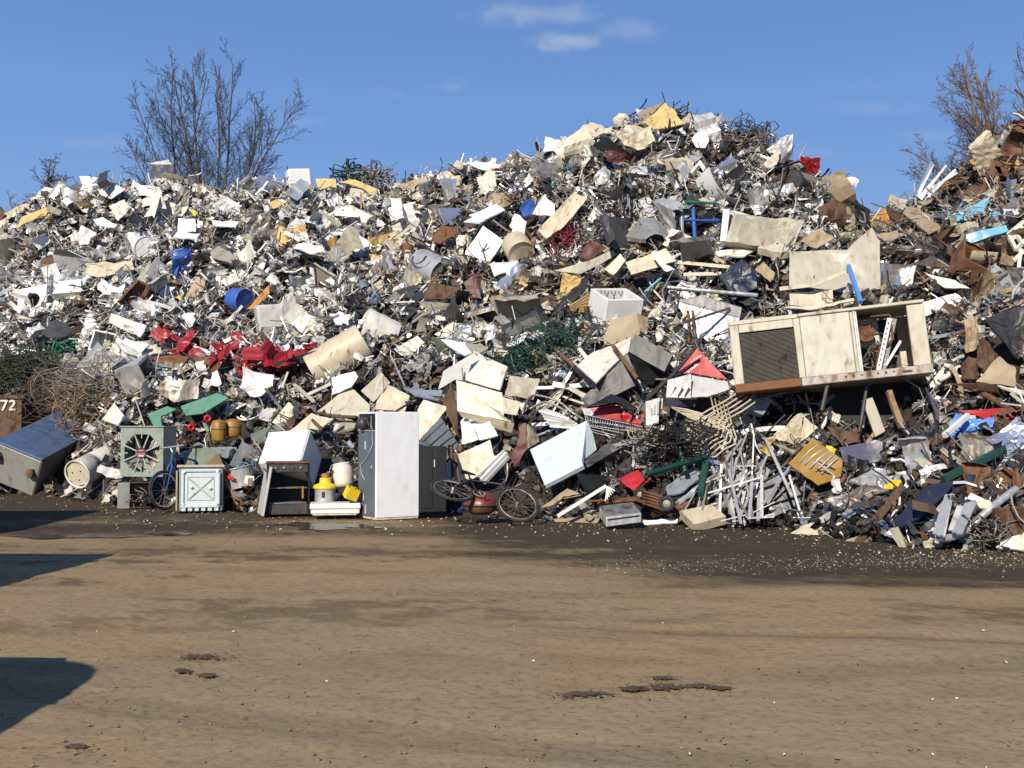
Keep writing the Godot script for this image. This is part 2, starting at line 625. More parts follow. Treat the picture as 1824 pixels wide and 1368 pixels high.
func build_trees():
	rng.seed = 1201
	tree("bare_tree", "broad many-stemmed bare tree rising behind the ridge of the scrap heap", 358, 58, [[-1.2, 12, 0, .32], [0, 12, .2, .36], [1.7, 12, 0, .36]], [
		[-1.44, 12, 0, -0.25, .05, 7.7, 0.059], [-1.35, 12, .1, -0.14, -.1, 8.8, 0.069], [-1.22, 12, 0, -0.05, .1, 9.2, 0.065], [-0.32, 12, .2, -0.02, .0, 9.8, 0.084], [-0.14, 12, .2, 0.05, .1, 9.6, 0.074], [1.17, 12, 0, -0.04, -.1, 9.0, 0.074], [1.30, 12, 0, 0.04, .1, 9.3, 0.084], [1.40, 12, 0, 0.14, .05, 8.8, 0.069], [1.44, 12, .1, 0.27, .0, 8.1, 0.065], [1.48, 12, 0, 0.46, .1, 7.3, 0.055], [-1.48, 12, .1, -0.44, .1, 6.2, 0.050], [-0.41, 12, .3, -0.16, .2, 8.5, 0.055], [1.48, 12, .1, 0.37, -.1, 7.0, 0.050]],
		"bark", {"levels": 4, "many": [18, 9, 6, 3], "first": .08, "wander": .085, "lift": .05, "tip": .04, "along": 1.05, "shrink": .62, "thin": .007})
	rng.seed = 55
	tree("small_bare_tree", "small bare tree above the low end of the heap", 75, 90, [[0, 19.5, 0, .2]], [[0, 19.5, 0, .02, 0, 5.2, .14], [0, 20, 0, .35, 0, 3.4, .08], [0, 20, 0, -.4, 0, 3.2, .08]], "twig", {"levels": 3, "many": [14, 7, 5], "first": .35, "wander": .1, "lift": .02, "tip": .04, "along": .75, "shrink": .78, "thin": .018})
	rng.seed = 56
	tree("small_bare_tree", "thin bare sapling at the very end of the ridge", 28, 95, [[0, 18, 0, .14]], [[0, 18, 0, -.06, 0, 4.6, .1], [0, 18, 0, .2, 0, 3.8, .08]], "twig", {"levels": 3, "many": [10, 5, 4], "first": .4, "wander": .1, "lift": .03, "tip": .05, "along": .7, "shrink": .7, "thin": .016})
	rng.seed = 77
	tree("reddish_tree", "reddish bare tree with arching twigs behind the rusty mound", 1828, 52, [[0, 10.5, 0, .4]], [
		[0, 10.5, 0, -.05, 0, 9.6, .22], [0, 10, 0, -.42, .1, 8.6, .17], [-.1, 9.5, 0, -.95, .1, 7.0, .15], [.1, 10.5, 0, .28, .0, 9.8, .18], [0, 9, .1, -1.5, .0, 5.6, .11], [.2, 10, 0, .7, .1, 8, .15], [0, 10.5, .2, -.22, .2, 9.4, .15], [-.2, 10, .1, -.68, -.1, 7.8, .13]],
		"redtwig", {"levels": 4, "many": [17, 9, 7, 3], "first": .14, "wander": .15, "lift": .05, "tip": .0, "along": .85, "shrink": .70, "thin": .008})

# ---------------------------------------------------------------- parked beside the lot, known by their shadows
func build_shadow_casters():
	var t := thing("parked_pickup", "dark pickup truck parked beside the lot", "pickup", Vector3(-4.30, 0, -2.55))
	var st := tool()
	slab(st, Vector3(-.9, .35, 2.4), Vector3(1.8, 0, 0), Vector3(0, .65, 0), Vector3(0, 0, -5.3), .12)
	obj("body", st, "darkgrey", t)
	st = tool()
	var plan := []
	for c in [[.27, -1.1, 0.0], [-.27, -1.1, 1.0], [-.27, .65, 2.0], [.27, .65, 3.0]]:
		for k in 7:
			var g: float = -PI / 2 * (c[2] + k / 6.0)
			plan.append(Vector2(c[0] + cos(g) * .55, c[1] + sin(g) * .55))
	for k in plan.size():
		var p: Vector2 = plan[k]
		var q: Vector2 = plan[(k + 1) % plan.size()]
		quad(st, Vector3(p.x, .98, p.y), Vector3(q.x, .98, q.y), Vector3(q.x, 1.6, q.y), Vector3(p.x, 1.6, p.y))
		quad(st, Vector3(p.x, 1.6, p.y), Vector3(q.x, 1.6, q.y), Vector3(q.x * .88, 1.72, q.y * .95), Vector3(p.x * .88, 1.72, p.y * .95))
		tri(st, Vector3(p.x * .88, 1.72, p.y * .95), Vector3(q.x * .88, 1.72, q.y * .95), Vector3(0, 1.74, -.2))
	obj("cab", st, "darkgrey", t)
	for s in [[-.8, 1.4], [.8, 1.4], [-.8, -1.8], [.8, -1.8]]:
		st = tool()
		lathe(st, [[.0, -.12], [.36, -.12], [.38, 0], [.36, .12], [0, .12]], 20, Transform3D(Basis(Vector3.BACK, PI / 2), Vector3(s[0], .37, s[1])))
		obj("wheel", st, "rubber", t)
	for c in [["roll_off_container", "tall steel container standing beside the lot", Vector3(-7.42, 0, -6.25), Vector3(2.4, 2.5, 4.6), -.03], ["roll_off_container", "farther steel container by the low end of the heap", Vector3(-10.0, 0, -12.7), Vector3(2.4, 2.7, 3.8), .08]]:
		var k := thing(c[0], c[1], "container", c[2], "containers beside the lot")
		k.rotation.y = c[4]
		st = tool()
		slab(st, Vector3(-c[3].x / 2, .2, c[3].z / 2), Vector3(c[3].x, 0, 0), Vector3(0, c[3].y - .2, 0), Vector3(0, 0, -c[3].z), .04)
		obj("shell", st, "rust", k)
		for i in 5:
			st = tool()
			slab(st, Vector3(c[3].x / 2 + .002, .3, c[3].z * (.42 - .2 * i)), Vector3(.09, 0, 0), Vector3(0, c[3].y - .4, 0), Vector3(0, 0, -.1), .01)
			obj("rib", st, "rust", k)
		st = tool()
		slab(st, Vector3(-c[3].x / 2, 0, c[3].z / 2 - .1), Vector3(c[3].x, 0, 0), Vector3(0, .195, 0), Vector3(0, 0, -.3), .02)
		obj("skid", st, "rust", k)

# ---------------------------------------------------------------- pieces of scrap
# a sheet of metal lying across z: bends are [place along it 0..1, angle, how sharp]; creases crumple it
func sheet(w: float, h: float, n: int, bends: Array, creases: int, amp: float, flange: float, ragged: float, flat := true) -> ArrayMesh:
	var st := tool(flat)
	var m := maxi(2, int(n * h / w))
	var cr := []
	for i in creases:
		var a := rng.randf() * TAU
		cr.append([Vector2(rng.randf_range(-.5, .5) * w, rng.randf_range(-.5, .5) * h), Vector2(cos(a), sin(a)), rng.randf_range(-amp, amp)])
	var prof := []
	var p := Vector2.ZERO
	for i in n + 1:
		var s := float(i) / n
		var th := 0.0
		for b in bends:
			th += b[1] * smoothstep(b[0] - b[2], b[0] + b[2], s)
		prof.append([p, th])
		p += Vector2(cos(th), sin(th)) * w / n
	var mid: Vector2 = prof[n / 2][0]
	var g := []
	for i in n + 1:
		var col := []
		for j in m + 1:
			var q := Vector2((float(i) / n - .5) * w, (float(j) / m - .5) * h)
			var rim := i == 0 or j == 0 or i == n or j == m
			var zo := 0.0
			for c in cr:
				zo += c[2] * absf((q - c[0]).dot(c[1]))
			if creases > 2:
				zo += rng.randfn() * amp * w / n * .45
			var e := Vector2.ZERO
			if rim and ragged > 0:
				e = Vector2(rng.randf_range(-1, 1), rng.randf_range(-1, 1)) * ragged
			var th: float = prof[i][1]
			var pp: Vector2 = prof[i][0] - mid
			col.append(Vector3(pp.x - sin(th) * zo + e.x, q.y + e.y, pp.y + cos(th) * zo))
		g.append(col)
	for i in n:
		for j in m:
			quad(st, g[i][j], g[i + 1][j], g[i + 1][j + 1], g[i][j + 1])
	if flange > 0:
		for i in n:
			for j in [0, m]:
				var dn := Vector3(sin(prof[i][1]), 0, -cos(prof[i][1])) * flange
				var dn2 := Vector3(sin(prof[i + 1][1]), 0, -cos(prof[i + 1][1])) * flange
				quad(st, g[i][j], g[i + 1][j], g[i + 1][j] + dn2, g[i][j] + dn)
		for j in m:
			for i in [0, n]:
				var dn := Vector3(sin(prof[i][1]), 0, -cos(prof[i][1])) * flange
				quad(st, g[i][j], g[i][j + 1], g[i][j + 1] + dn, g[i][j] + dn)
	st.generate_normals()
	return st.commit()

# an appliance shell: an open box, knocked out of true
func shell(w: float, h: float, d: float, shut: bool, knock: float) -> ArrayMesh:
	var st := tool()
	var c := []
	for i in 8:
		c.append(Vector3((w / 2 if i & 1 else -w / 2), (h / 2 if i & 2 else -h / 2), (d / 2 if i & 4 else -d / 2)) + Vector3(rng.randfn(), rng.randfn(), rng.randfn()) * knock)
	for f in [[0, 1, 3, 2], [1, 5, 7, 3], [5, 4, 6, 7], [4, 0, 2, 6], [2, 3, 7, 6], [0, 4, 5, 1]]:
		if f[0] == 5 and not shut:
			for k in 4:   # the turned-in lip round the opening
				var a: Vector3 = c[f[k]]
				var b: Vector3 = c[f[(k + 1) % 4]]
				var mid: Vector3 = (c[5] + c[4] + c[6] + c[7]) / 4.0
				quad(st, a, b, b.lerp(mid, .12), a.lerp(mid, .12))
			continue
		var g := []
		for i in 4:
			var row := []
			for j in 4:
				var p: Vector3 = c[f[0]].lerp(c[f[1]], i / 3.0).lerp(c[f[3]].lerp(c[f[2]], i / 3.0), j / 3.0)
				if i % 3 and j % 3:
					p += Vector3(rng.randfn(), rng.randfn(), rng.randfn()) * knock * .6
				row.append(p)
			g.append(row)
		for i in 3:
			for j in 3:
				quad(st, g[i][j], g[i + 1][j], g[i + 1][j + 1], g[i][j + 1])
	st.generate_normals()
	return st.commit()

# a sheet pressed into folds like a crushed can
func crushed(w: float, h: float, folds: int) -> ArrayMesh:
	var b := []
	var side := 1.0 if rng.randf() < .5 else -1.0
	for i in folds:
		b.append([clampf((i + .5 + rng.randfn() * .18) / folds, .04, .96), side * rng.randf_range(.7, 2.1), rng.randf_range(.02, .07)])
		side = -side if rng.randf() < .85 else side
	return sheet(w, h, 18, b, 4, .26, 0, .03)

func bar(length: float, w: float, t: float, kinks: int, kind := "strip") -> ArrayMesh:
	var st := tool()
	var line := []
	var p := Vector3(-length / 2, 0, 0)
	var a := 0.0
	var bend := rng.randf_range(-.25, .25) if kinks else 0.0
	for i in 7:
		line.append(p)
		p += Vector3(cos(a), sin(a), 0) * length / 6
		a += bend + (rng.randfn() * .5 if kinks and rng.randf() < .2 * kinks else 0.0)
	if kind == "tube":
		tube(st, line, w, 7)
	elif kind == "angle":
		for i in 6:
			quad(st, line[i], line[i + 1], line[i + 1] + Vector3(0, w, 0), line[i] + Vector3(0, w, 0))
			quad(st, line[i], line[i + 1], line[i + 1] + Vector3(0, 0, w), line[i] + Vector3(0, 0, w))
	else:
		for i in 6:
			var d: Vector3 = (line[i + 1] - line[i])
			slab(st, line[i] - Vector3(0, w / 2, t / 2), d * 1.01, Vector3(0, w, 0), Vector3(0, 0, t), .004)
	st.generate_normals()
	return st.commit()

func tangle(r: float, strands: int, thick: float) -> ArrayMesh:
	var st := tool(false)
	for s in strands:
		var line := []
		var p := Vector3(rng.randfn(), rng.randfn(), rng.randfn()).normalized() * r * rng.randf()
		var d := Vector3(rng.randfn(), rng.randfn(), rng.randfn()).normalized()
		for i in 9:
			line.append(p)
			d = (d + Vector3(rng.randfn(), rng.randfn(), rng.randfn()) * .45 - p / r * .55).normalized()
			p += d * r * .42
		tube(st, line, thick * rng.randf_range(.6, 1.2), 3)
	st.generate_normals()
	return st.commit()

func frame_mesh(w: float, h: float, t: float) -> ArrayMesh:
	var st := tool()
	block(st, Vector3(0, h / 2 - t / 2, 0), Vector3(w, t, t * .6), .006)
	block(st, Vector3(0, -h / 2 + t / 2, 0), Vector3(w, t, t * .6), .006)
	block(st, Vector3(w / 2 - t / 2, 0, .001), Vector3(t, h - 2 * t, t * .6), .006)
	block(st, Vector3(-w / 2 + t / 2, 0, .001), Vector3(t, h - 2 * t, t * .6), .006)
	st.generate_normals()
	return st.commit()

func drum(r: float, h: float, dent: float) -> ArrayMesh:
	var st := tool(false)
	var prof := [[0.0, -h / 2 + .02], [r * .94, -h / 2 + .02], [r, -h / 2], [r * 1.03, -h / 2 + .03], [r, -h / 2 + .06], [r * (1 - dent), -h * .15], [r * 1.02, 0], [r * (1 - dent), h * .15], [r, h / 2 - .06], [r * 1.03, h / 2 - .03], [r, h / 2], [r * .94, h / 2 - .02], [0.0, h / 2 - .02]]
	st.set_smooth_group(-1)
	lathe(st, prof, 18)
	st.generate_normals()
	return st.commit()

func wheel_mesh(R: float, r: float) -> ArrayMesh:
	var st := tool(false)
	ring(st, Transform3D.IDENTITY, R, r, 24, 7)
	lathe(st, [[0.0, .03], [R * .55, .05], [R * .8, .02], [R * .95, .03]], 18, Transform3D(Basis(Vector3.RIGHT, PI / 2)))
	st.generate_normals()
	return st.commit()

func facing(n: Vector3, roll: float) -> Basis:
	var z := n.normalized()
	var x := Vector3.UP.cross(z)
	x = Vector3.RIGHT if x.length() < .05 else x.normalized()
	return Basis(x, z.cross(x), z).rotated(z, roll)

func pick(w: Dictionary) -> String:
	var sum := 0.0
	for k in w:
		sum += w[k]
	var r := rng.randf() * sum
	for k in w:
		r -= w[k]
		if r <= 0:
			return k
	return w.keys()[0]

# which paints lie where on the heap
func mix_at(q: Vector2, x: float, z: float) -> Dictionary:
	if rusty_side(x, z):
		return {"rust": 40, "brown": 22, "tan": 14, "orange": 9, "dull": 8, "beige": 4, "taupe": 6, "maroon": 3}
	if q.y > 770:
		if q.x < 640:
			return {"white": 16, "cream": 14, "grey": 14, "darkgrey": 18, "bluegrey": 10, "galv": 10, "brown": 10, "rust": 8, "lightgrey": 8, "olive": 4}
		return {"darkgrey": 34, "black": 15, "brown": 14, "dull": 18, "galv": 14, "taupe": 7, "rust": 6, "steel": 7, "lightgrey": 5, "white": 3, "bluegrey": 5, "navy": 3, "darkgreen": 1}
	if q.x > 1480:
		return {"tan": 14, "brown": 11, "taupe": 16, "dull": 16, "galv": 16, "darkgrey": 14, "beige": 9, "lightgrey": 9, "rust": 3, "white": 7, "bluegrey": 4}
	if q.x > 1080 and q.y < 430:
		return {"galv": 30, "steel": 20, "dull": 16, "white": 14, "lightgrey": 10, "darkgrey": 18, "taupe": 7, "beige": 4, "brown": 3, "cream": 1, "black": 10}
	if q.x < 640 and q.y < 690:
		return {"white": 38, "offwhite": 16, "lightgrey": 12, "cream": 6, "taupe": 6, "grey": 7, "galv": 12, "steel": 4, "darkgrey": 8, "brown": 3, "rust": 1.5, "tan": 2, "straw": 1, "blue": .5, "bluegrey": 2}
	return {"white": 24, "offwhite": 12, "cream": 9, "beige": 7, "tan": 5, "taupe": 7, "grey": 8, "lightgrey": 9, "galv": 18, "steel": 9, "dull": 8, "black": 5, "darkgrey": 13, "brown": 4, "rust": 2, "straw": 1.5, "maroon": .6, "bluegrey": 3, "orange": .6}

# a loose piece of its own; its label is written at the end, when its neighbours are known
func loose(n: String, desc: String, cat: String, mesh: Mesh, mat: String, xf: Transform3D, group: String) -> MeshInstance3D:
	var o := obj(n, mesh, mat)
	o.transform = xf
	o.set_meta("category", cat)
	if group:
		o.set_meta("group", group)
	unlabelled.append([o, desc, seen_at(xf.origin), -xf.origin.z])
	return o

func build_scatter():
	rng.seed = 4242
	var kinds := {}
	var v := []
	for i in 18:
		v.append(crushed(rng.randf_range(1.4, 2.3), rng.randf_range(.55, 1.0), 3 + i % 4))
	kinds["crumpled_sheet"] = [v, 330, "crumpled", "crumpled metal sheets on the heap"]
	v = []
	for i in 10:
		v.append(sheet(rng.randf_range(.6, 1.15), rng.randf_range(.5, .75), 6, [[rng.randf_range(.3, .7), rng.randf_range(-.7, .7), .05]] if i % 2 else [], 1, .10, .05, .004))
	kinds["bent_plate"] = [v, 150, "bent", "bent appliance panels on the heap"]
	v = []
	for i in 6:
		v.append(sheet(rng.randf_range(.8, 1.3), rng.randf_range(.45, .8), 9, [[.5, rng.randf_range(1.0, 2.6), .5]], 1, .06, 0, .01, false))
	kinds["curved_sheet"] = [v, 120, "curved", "curved sheets on the heap"]
	v = []
	for i in 10:
		v.append(shell(rng.randf_range(.5, .8), rng.randf_range(.5, .95), rng.randf_range(.3, .65), i % 3 == 0, .035))
	kinds["appliance_shell"] = [v, 55, "dented", "dented appliance shells on the heap"]
	v = []
	for i in 8:
		v.append(bar(rng.randf_range(1.1, 2.2), rng.randf_range(.05, .14), .02, i % 4))
	for i in 4:
		v.append(bar(rng.randf_range(1.0, 1.8), .06, 0, i, "angle"))
	kinds["metal_strip"] = [v, 280, "thin", "metal strips on the heap"]
	v = []
	for i in 6:
		v.append(bar(rng.randf_range(1.0, 2.4), rng.randf_range(.018, .04), 0, i, "tube"))
	kinds["pipe"] = [v, 110, "bent", "pipes on the heap"]
	v = [tangle(.3, 12, .012), tangle(.42, 16, .011), tangle(.35, 10, .018)]
	kinds["wire_tangle"] = [v, 60, "loose", "tangles of wire on the heap"]
	v = [frame_mesh(.9, .7, .05), frame_mesh(1.2, .6, .06), frame_mesh(.7, .7, .09)]
	kinds["metal_surround"] = [v, 40, "open", "empty metal surrounds on the heap"]
	v = [drum(.28, .8, .04), drum(.2, .6, .1), drum(.24, .35, .02)]
	kinds["dented_drum"] = [v, 34, "small", "drums and tanks on the heap"]
	v = [wheel_mesh(.27, .06), wheel_mesh(.2, .045)]
	kinds["scrap_wheel"] = [v, 14, "old", "wheels on the heap"]
	v = []
	for i in 7:
		v.append(sheet(rng.randf_range(1.2, 2.1), rng.randf_range(.07, .2), 10, [[.3, rng.randf_range(-.9, .9), .25], [.7, rng.randf_range(-.9, .9), .25]], 2, .15, 0, .006))
	kinds["shredded_strip"] = [v, 190, "curled", "shredded strips of metal along the foot"]
	for n in kinds:
		var k: Array = kinds[n]
		var made := 0
		var tries := 0
		while made < k[1] and tries < 16000:
			tries += 1
			var u := rng.randf_range(-30, 1854)
			var f := foot_of(u)
			var dr := curve(RDEP, u)
			var d := lerpf(f + .15, dr + .35, rng.randf())
			if n == "shredded_strip":   # mostly low down at one end
				u = rng.randf_range(980, 1854)
				f = foot_of(u)
				d = f + .1 + absf(rng.randfn()) * 2.0
			elif rng.randf() > d / 40.0:
				continue
			var x := (u - CX) / F * d
			var y := heap(x, -d)
			if u > 1600 and rng.randf() < .3:
				d = rng.randf_range(26.0, 34.0)
				x = (u - CX) / F * d
				y = heap(x, -d)
				if not rusty_side(x, -d):
					continue
			var p := Vector3(x, y, -d)
			var big := lerpf(.42, 1.15, pow(rng.randf(), 1.5))
			if d < 20:
				big *= .72
			p.y += rng.randf_range(.0, .22) * big
			var q := seen_at(p)
			var mesh: Mesh = k[0][rng.randi() % k[0].size()]
			var reach := mesh.get_aabb().size.length() * (.30 if n != "metal_strip" and n != "pipe" and n != "shredded_strip" else .18)
			if q.y < 150 or taken(q, reach * big * F / d):
				continue
			var c := pick(mix_at(q, x, -d))
			if n in ["wire_tangle"]:
				c = ["darkgrey", "dull", "galv", "brown", "black"][rng.randi() % 5]
			if n == "scrap_wheel":
				c = "rubber"
			if n == "pipe":
				c = ["galv", "dull", "darkgrey", "white", "lightgrey", "brown"][rng.randi() % 6]
			var nrm := Vector3(rng.randfn() * .75 - .15, .75 + rng.randfn() * .5, .75 + rng.randfn() * .45)
			if n in ["metal_strip", "pipe", "shredded_strip"]:
				nrm = Vector3(rng.randfn() * .5, .6, .9)
			var b := facing(nrm, .35 + rng.randfn() * .7 if n in ["metal_strip", "pipe", "shredded_strip"] else rng.randf() * TAU).scaled_local(Vector3.ONE * big)
			var size := "small " if big < .62 else ("large " if big > 1.05 else "")
			loose(n, size + k[2] + " " + WORD.get(c, c) + " " + n.replace("_", " ").replace("bent ", "").replace("crumpled ", "").replace("curved ", "").replace("dented ", "").replace("scrap ", "").replace("wire tangle", "tangle of wire"), n.get_slice("_", n.get_slice_count("_") - 1), mesh, c, Transform3D(b, p), k[3])
			made += 1

func scatter_stuff(n: String, label: String, meshes: Array, count: int, metal: bool, lo: float, hi: float, flatness: float, lift: float):
	var per := int(count / meshes.size())
	var mat := tinted(metal)
	for m in meshes:
		var mm := MultiMesh.new()
		mm.transform_format = MultiMesh.TRANSFORM_3D
		mm.use_colors = true
		mm.mesh = m
		var where: Array[Transform3D] = []
		var cols := PackedColorArray()
		var tries := 0
		while where.size() < per and tries < per * 6:
			tries += 1
			var u := rng.randf_range(-260, 2080)
			var f := foot_of(u)
			var dr := curve(RDEP, u)
			var d := lerpf(f - .15, dr + 1.0, rng.randf())
			if u > 1560 and rng.randf() < .35:
				d = rng.randf_range(25.0, 36.0)
			if rng.randf() > d / 42.0:
				continue
			var x := (u - CX) / F * d
			var p := Vector3(x, heap(x, -d) + rng.randf_range(-.05, lift), -d)
			var q := seen_at(p)
			if taken(q):
				p -= (Vector3(0, EYE, 0) - p).normalized() * (.8 if d > 23 else .45)
			var s := rng.randf_range(lo, hi) * (.7 if d < 20 else 1.0)
			var nrm := Vector3(rng.randfn() * .8 - .1, .8 + rng.randfn() * .6, .7 + rng.randfn() * .5) * Vector3(1, 1, 1).lerp(Vector3(.3, 1, .3), flatness)
			where.append(Transform3D(facing(nrm, rng.randf() * TAU).scaled_local(Vector3(s * rng.randf_range(.6, 1.3), s * rng.randf_range(.6, 1.2), s)), p))
			var w := mix_at(q, x, -d)
			var c := pick(w)
			for t in 6:
				if (PAINT[c][3] > .5) == metal:
					break
				c = pick(w)
			if not metal and PAINT[c][3] > .5:
				c = "darkgrey"
			if metal and PAINT[c][3] < .5:
				c = "galv"
			var pocket_shade := smoothstep(-.22, .30, bump.get_noise_3d(x * 3.2, d * 3.2, 50.0))  # darkens scraps in patches, painting in the black of shaded gaps
			if rng.randf() < .10 + .62 * pocket_shade and not metal:
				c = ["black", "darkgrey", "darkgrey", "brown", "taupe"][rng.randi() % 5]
			if rng.randf() < .009 and not metal:
				c = ["red", "blue", "yellow", "green", "skyblue", "orange"][rng.randi() % 6]
			elif metal and rng.randf() < pocket_shade * .6:
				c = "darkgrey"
			var k := rng.randf_range(.7, 1.08)
			k *= .92
			cols.append(Color(PAINT[c][0] * k, PAINT[c][1] * k, PAINT[c][2] * k))
		mm.instance_count = where.size()
		for i in where.size():
			mm.set_instance_transform(i, where[i])
			mm.set_instance_color(i, cols[i])
		var o := MultiMeshInstance3D.new()
		o.multimesh = mm
		o.material_override = mat
		o.name = numbered(n)
		add_child(o)
		o.set_meta("kind", "stuff")
		o.set_meta("label", label)

func build_litter():
	rng.seed = 99
	var v := []
	for i in 6:
		v.append(sheet(.75, .24, 8, [[.25, rng.randf_range(.6, 1.8), .08], [.5, rng.randf_range(-2, -.6), .08], [.75, rng.randf_range(-1.6, 1.6), .1]], 3, .3, 0, .03))
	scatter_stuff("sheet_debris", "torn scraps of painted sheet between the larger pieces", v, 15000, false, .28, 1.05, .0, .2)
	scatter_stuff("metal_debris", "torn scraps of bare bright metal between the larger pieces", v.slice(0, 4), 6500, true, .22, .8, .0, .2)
	v = []
	for i in 4:
		v.append(bar(rng.randf_range(.6, 1.1), .035, .018, i))
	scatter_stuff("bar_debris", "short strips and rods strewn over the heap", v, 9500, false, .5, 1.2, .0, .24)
	v = [bar(.9, .014, 0, 2, "tube"), bar(1.2, .012, 0, 3, "tube"), bar(.8, .04, 0, 1, "angle")]
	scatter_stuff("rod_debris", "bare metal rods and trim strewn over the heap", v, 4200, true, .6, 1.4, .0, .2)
	v = [tangle(.22, 5, .008), tangle(.26, 6, .007)]
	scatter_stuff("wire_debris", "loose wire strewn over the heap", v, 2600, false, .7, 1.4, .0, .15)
	v = []
	for i in 3:
		v.append(shell(.16, .12, .1, true, .02))
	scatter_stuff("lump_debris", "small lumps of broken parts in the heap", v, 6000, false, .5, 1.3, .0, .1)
	# crumbs on the ground in front
	lot_stuff("gravel", "pale crumbs and stones lying on the dirt", 3600)

func lot_stuff(n: String, label: String, count: int):
	var chip := SphereMesh.new()
	chip.radius = .5
	chip.height = .7
	chip.radial_segments = 6
	chip.rings = 3
	var mm := MultiMesh.new()
	mm.transform_format = MultiMesh.TRANSFORM_3D
	mm.use_colors = true
	mm.mesh = chip
	var where: Array[Transform3D] = []
	var cols := PackedColorArray()
	for i in count:
		var u := rng.randf_range(-60, 1880)
		var row := rng.randf_range(0, 1)
		var y := HZ + EYE * F / lerpf(4.4, 20.0, row * row)
		var c := Color(.2, .145, .09)
		var s := rng.randf_range(.004, .016)
		if i % 3 == 0:   # a drift of pale chips before one end of the heap
			u = 1000 + 830 * pow(rng.randf(), .7)
			y = 1012 - (u - 1000) * .024 + rng.randfn() * 9
			c = [Color(.36, .31, .23), Color(.2, .15, .1), Color(.42, .39, .34), Color(.14, .1, .07)][rng.randi() % 4]
			s = rng.randf_range(.006, .014)
		elif i % 3 == 1:   # broken bits along the foot
			y = HZ + EYE * F / foot_of(u) + absf(rng.randfn()) * 16 + 1
			c = [Color(.25, .19, .12), Color(.08, .06, .045), Color(.45, .43, .38), Color(.2, .13, .07), Color(.10, .07, .04)][rng.randi() % 5]
			s = rng.randf_range(.008, .03)
		elif rng.randf() < .04:
			c = Color(.6, .58, .52)
		if y < HZ + 60:
			continue
		var p := at(u, y, EYE * F / (y - HZ))
		p.y = s * .2
		where.append(Transform3D(Basis(Vector3(rng.randfn(), rng.randfn(), rng.randfn()).normalized(), rng.randf() * TAU).scaled_local(Vector3(s * rng.randf_range(.8, 2.2), s, s * rng.randf_range(.7, 1.4))), p))
		cols.append(c)
	# clods of dark mud dropped on the lot
	for g in [[1035, 1231, 42, 4], [1128, 1221, 24, 3], [1182, 1218, 34, 4], [1245, 1216, 18, 2], [1280, 1220, 18, 2], [360, 1165, 40, 5], [325, 1190, 10, 2], [370, 1198, 10, 2], [1180, 1202, 14, 1], [1270, 967, 30, 4], [1300, 964, 24, 3], [135, 1322, 12, 2]]:
		for i in 110:
			var u: float = g[0] + rng.randfn() * g[2] * .5
			var y: float = g[1] + rng.randfn() * g[3] * .6
			var p := at(u, y, EYE * F / (y - HZ))
			var s := rng.randf_range(.006, .026)
			p.y = s * .1
			where.append(Transform3D(Basis(Vector3.UP, rng.randf() * TAU).scaled_local(Vector3(s * 1.9, s * .28, s)), p))
			cols.append(Color(.075, .05, .028))
		for i in 34:   # crumbs thrown wide of the clod
			var u: float = g[0] + rng.randfn() * g[2] * 1.4
			var y: float = g[1] + rng.randfn() * g[3] * 3.0
			var p := at(u, y, EYE * F / (y - HZ))
			var s := rng.randf_range(.003, .010)
			where.append(Transform3D(Basis(Vector3.UP, rng.randf() * TAU).scaled_local(Vector3(s * 1.5, s * .6, s)), p * Vector3(1, 0, 1)))
			cols.append(Color(.10, .07, .04))
	mm.instance_count = where.size()
	for i in where.size():
		mm.set_instance_transform(i, where[i])
		mm.set_instance_color(i, cols[i])
	var o := MultiMeshInstance3D.new()
	o.multimesh = mm
	var m := tinted(false)
	m.roughness = .9
	o.material_override = m
	o.name = numbered(n)
	add_child(o)
	o.set_meta("kind", "stuff")
	o.set_meta("label", label)

# ---------------------------------------------------------------- labels of loose pieces, by the landmarks that they lie between
const LANDMARK := [["peak", 1190, 200], ["steel sail", 1385, 270], ["red rag", 1440, 290], ["bent white tube", 1300, 400], ["beige sheet", 1485, 465], ["rooftop unit", 1465, 610], ["black truck cap", 1560, 720], ["sky-blue hood", 1730, 390], ["tan shell", 1640, 385], ["steel strips", 1665, 325], ["rusty mound", 1790, 290], ["chair frames", 1260, 760], ["red cart sign", 1240, 650],
	["open freezer", 1110, 540], ["white fender", 1070, 640], ["green netting", 1010, 620], ["white stove top", 855, 435], ["blue disc", 940, 365], ["brown flap", 795, 415], ["galvanised drum", 770, 485], ["beige roll", 600, 640], ["stained white tank", 680, 590], ["red car wreck", 430, 615], ["blue bucket", 427, 538], ["blue scraps", 325, 465], ["white washer front", 57, 535], ["black flap", 100, 590], ["green bag", 128, 625], ["tan plank", 345, 520], ["ribbed grey sheet", 160, 460], ["orange sheet", 65, 385], ["bare tree", 345, 320], ["white box on the ridge", 538, 312], ["straw-coloured sheet", 490, 370],
	["tall white fridge", 700, 830], ["pale freezer lid", 1005, 805], ["cream fridge", 850, 715], ["green frame", 340, 735], ["mustard tanks", 405, 765], ["fan unit", 252, 805], ["blue-topped tank", 85, 800], ["black stove", 520, 870], ["black bicycle", 900, 880], ["red tray", 1120, 850], ["navy trunk lid", 1390, 880], ["orange rack", 1455, 820], ["aluminium channels", 1320, 850], ["navy plank", 1640, 910], ["blue tarp piece", 1735, 755], ["rusty container", 15, 730]]
const ORDER := ["highest", "second highest", "third highest", "fourth highest", "fifth highest", "sixth highest", "seventh highest", "eighth highest", "ninth highest", "tenth highest"]
const NUMBER := ["", "", "two", "three", "four", "five", "six", "seven", "eight", "nine", "ten"]

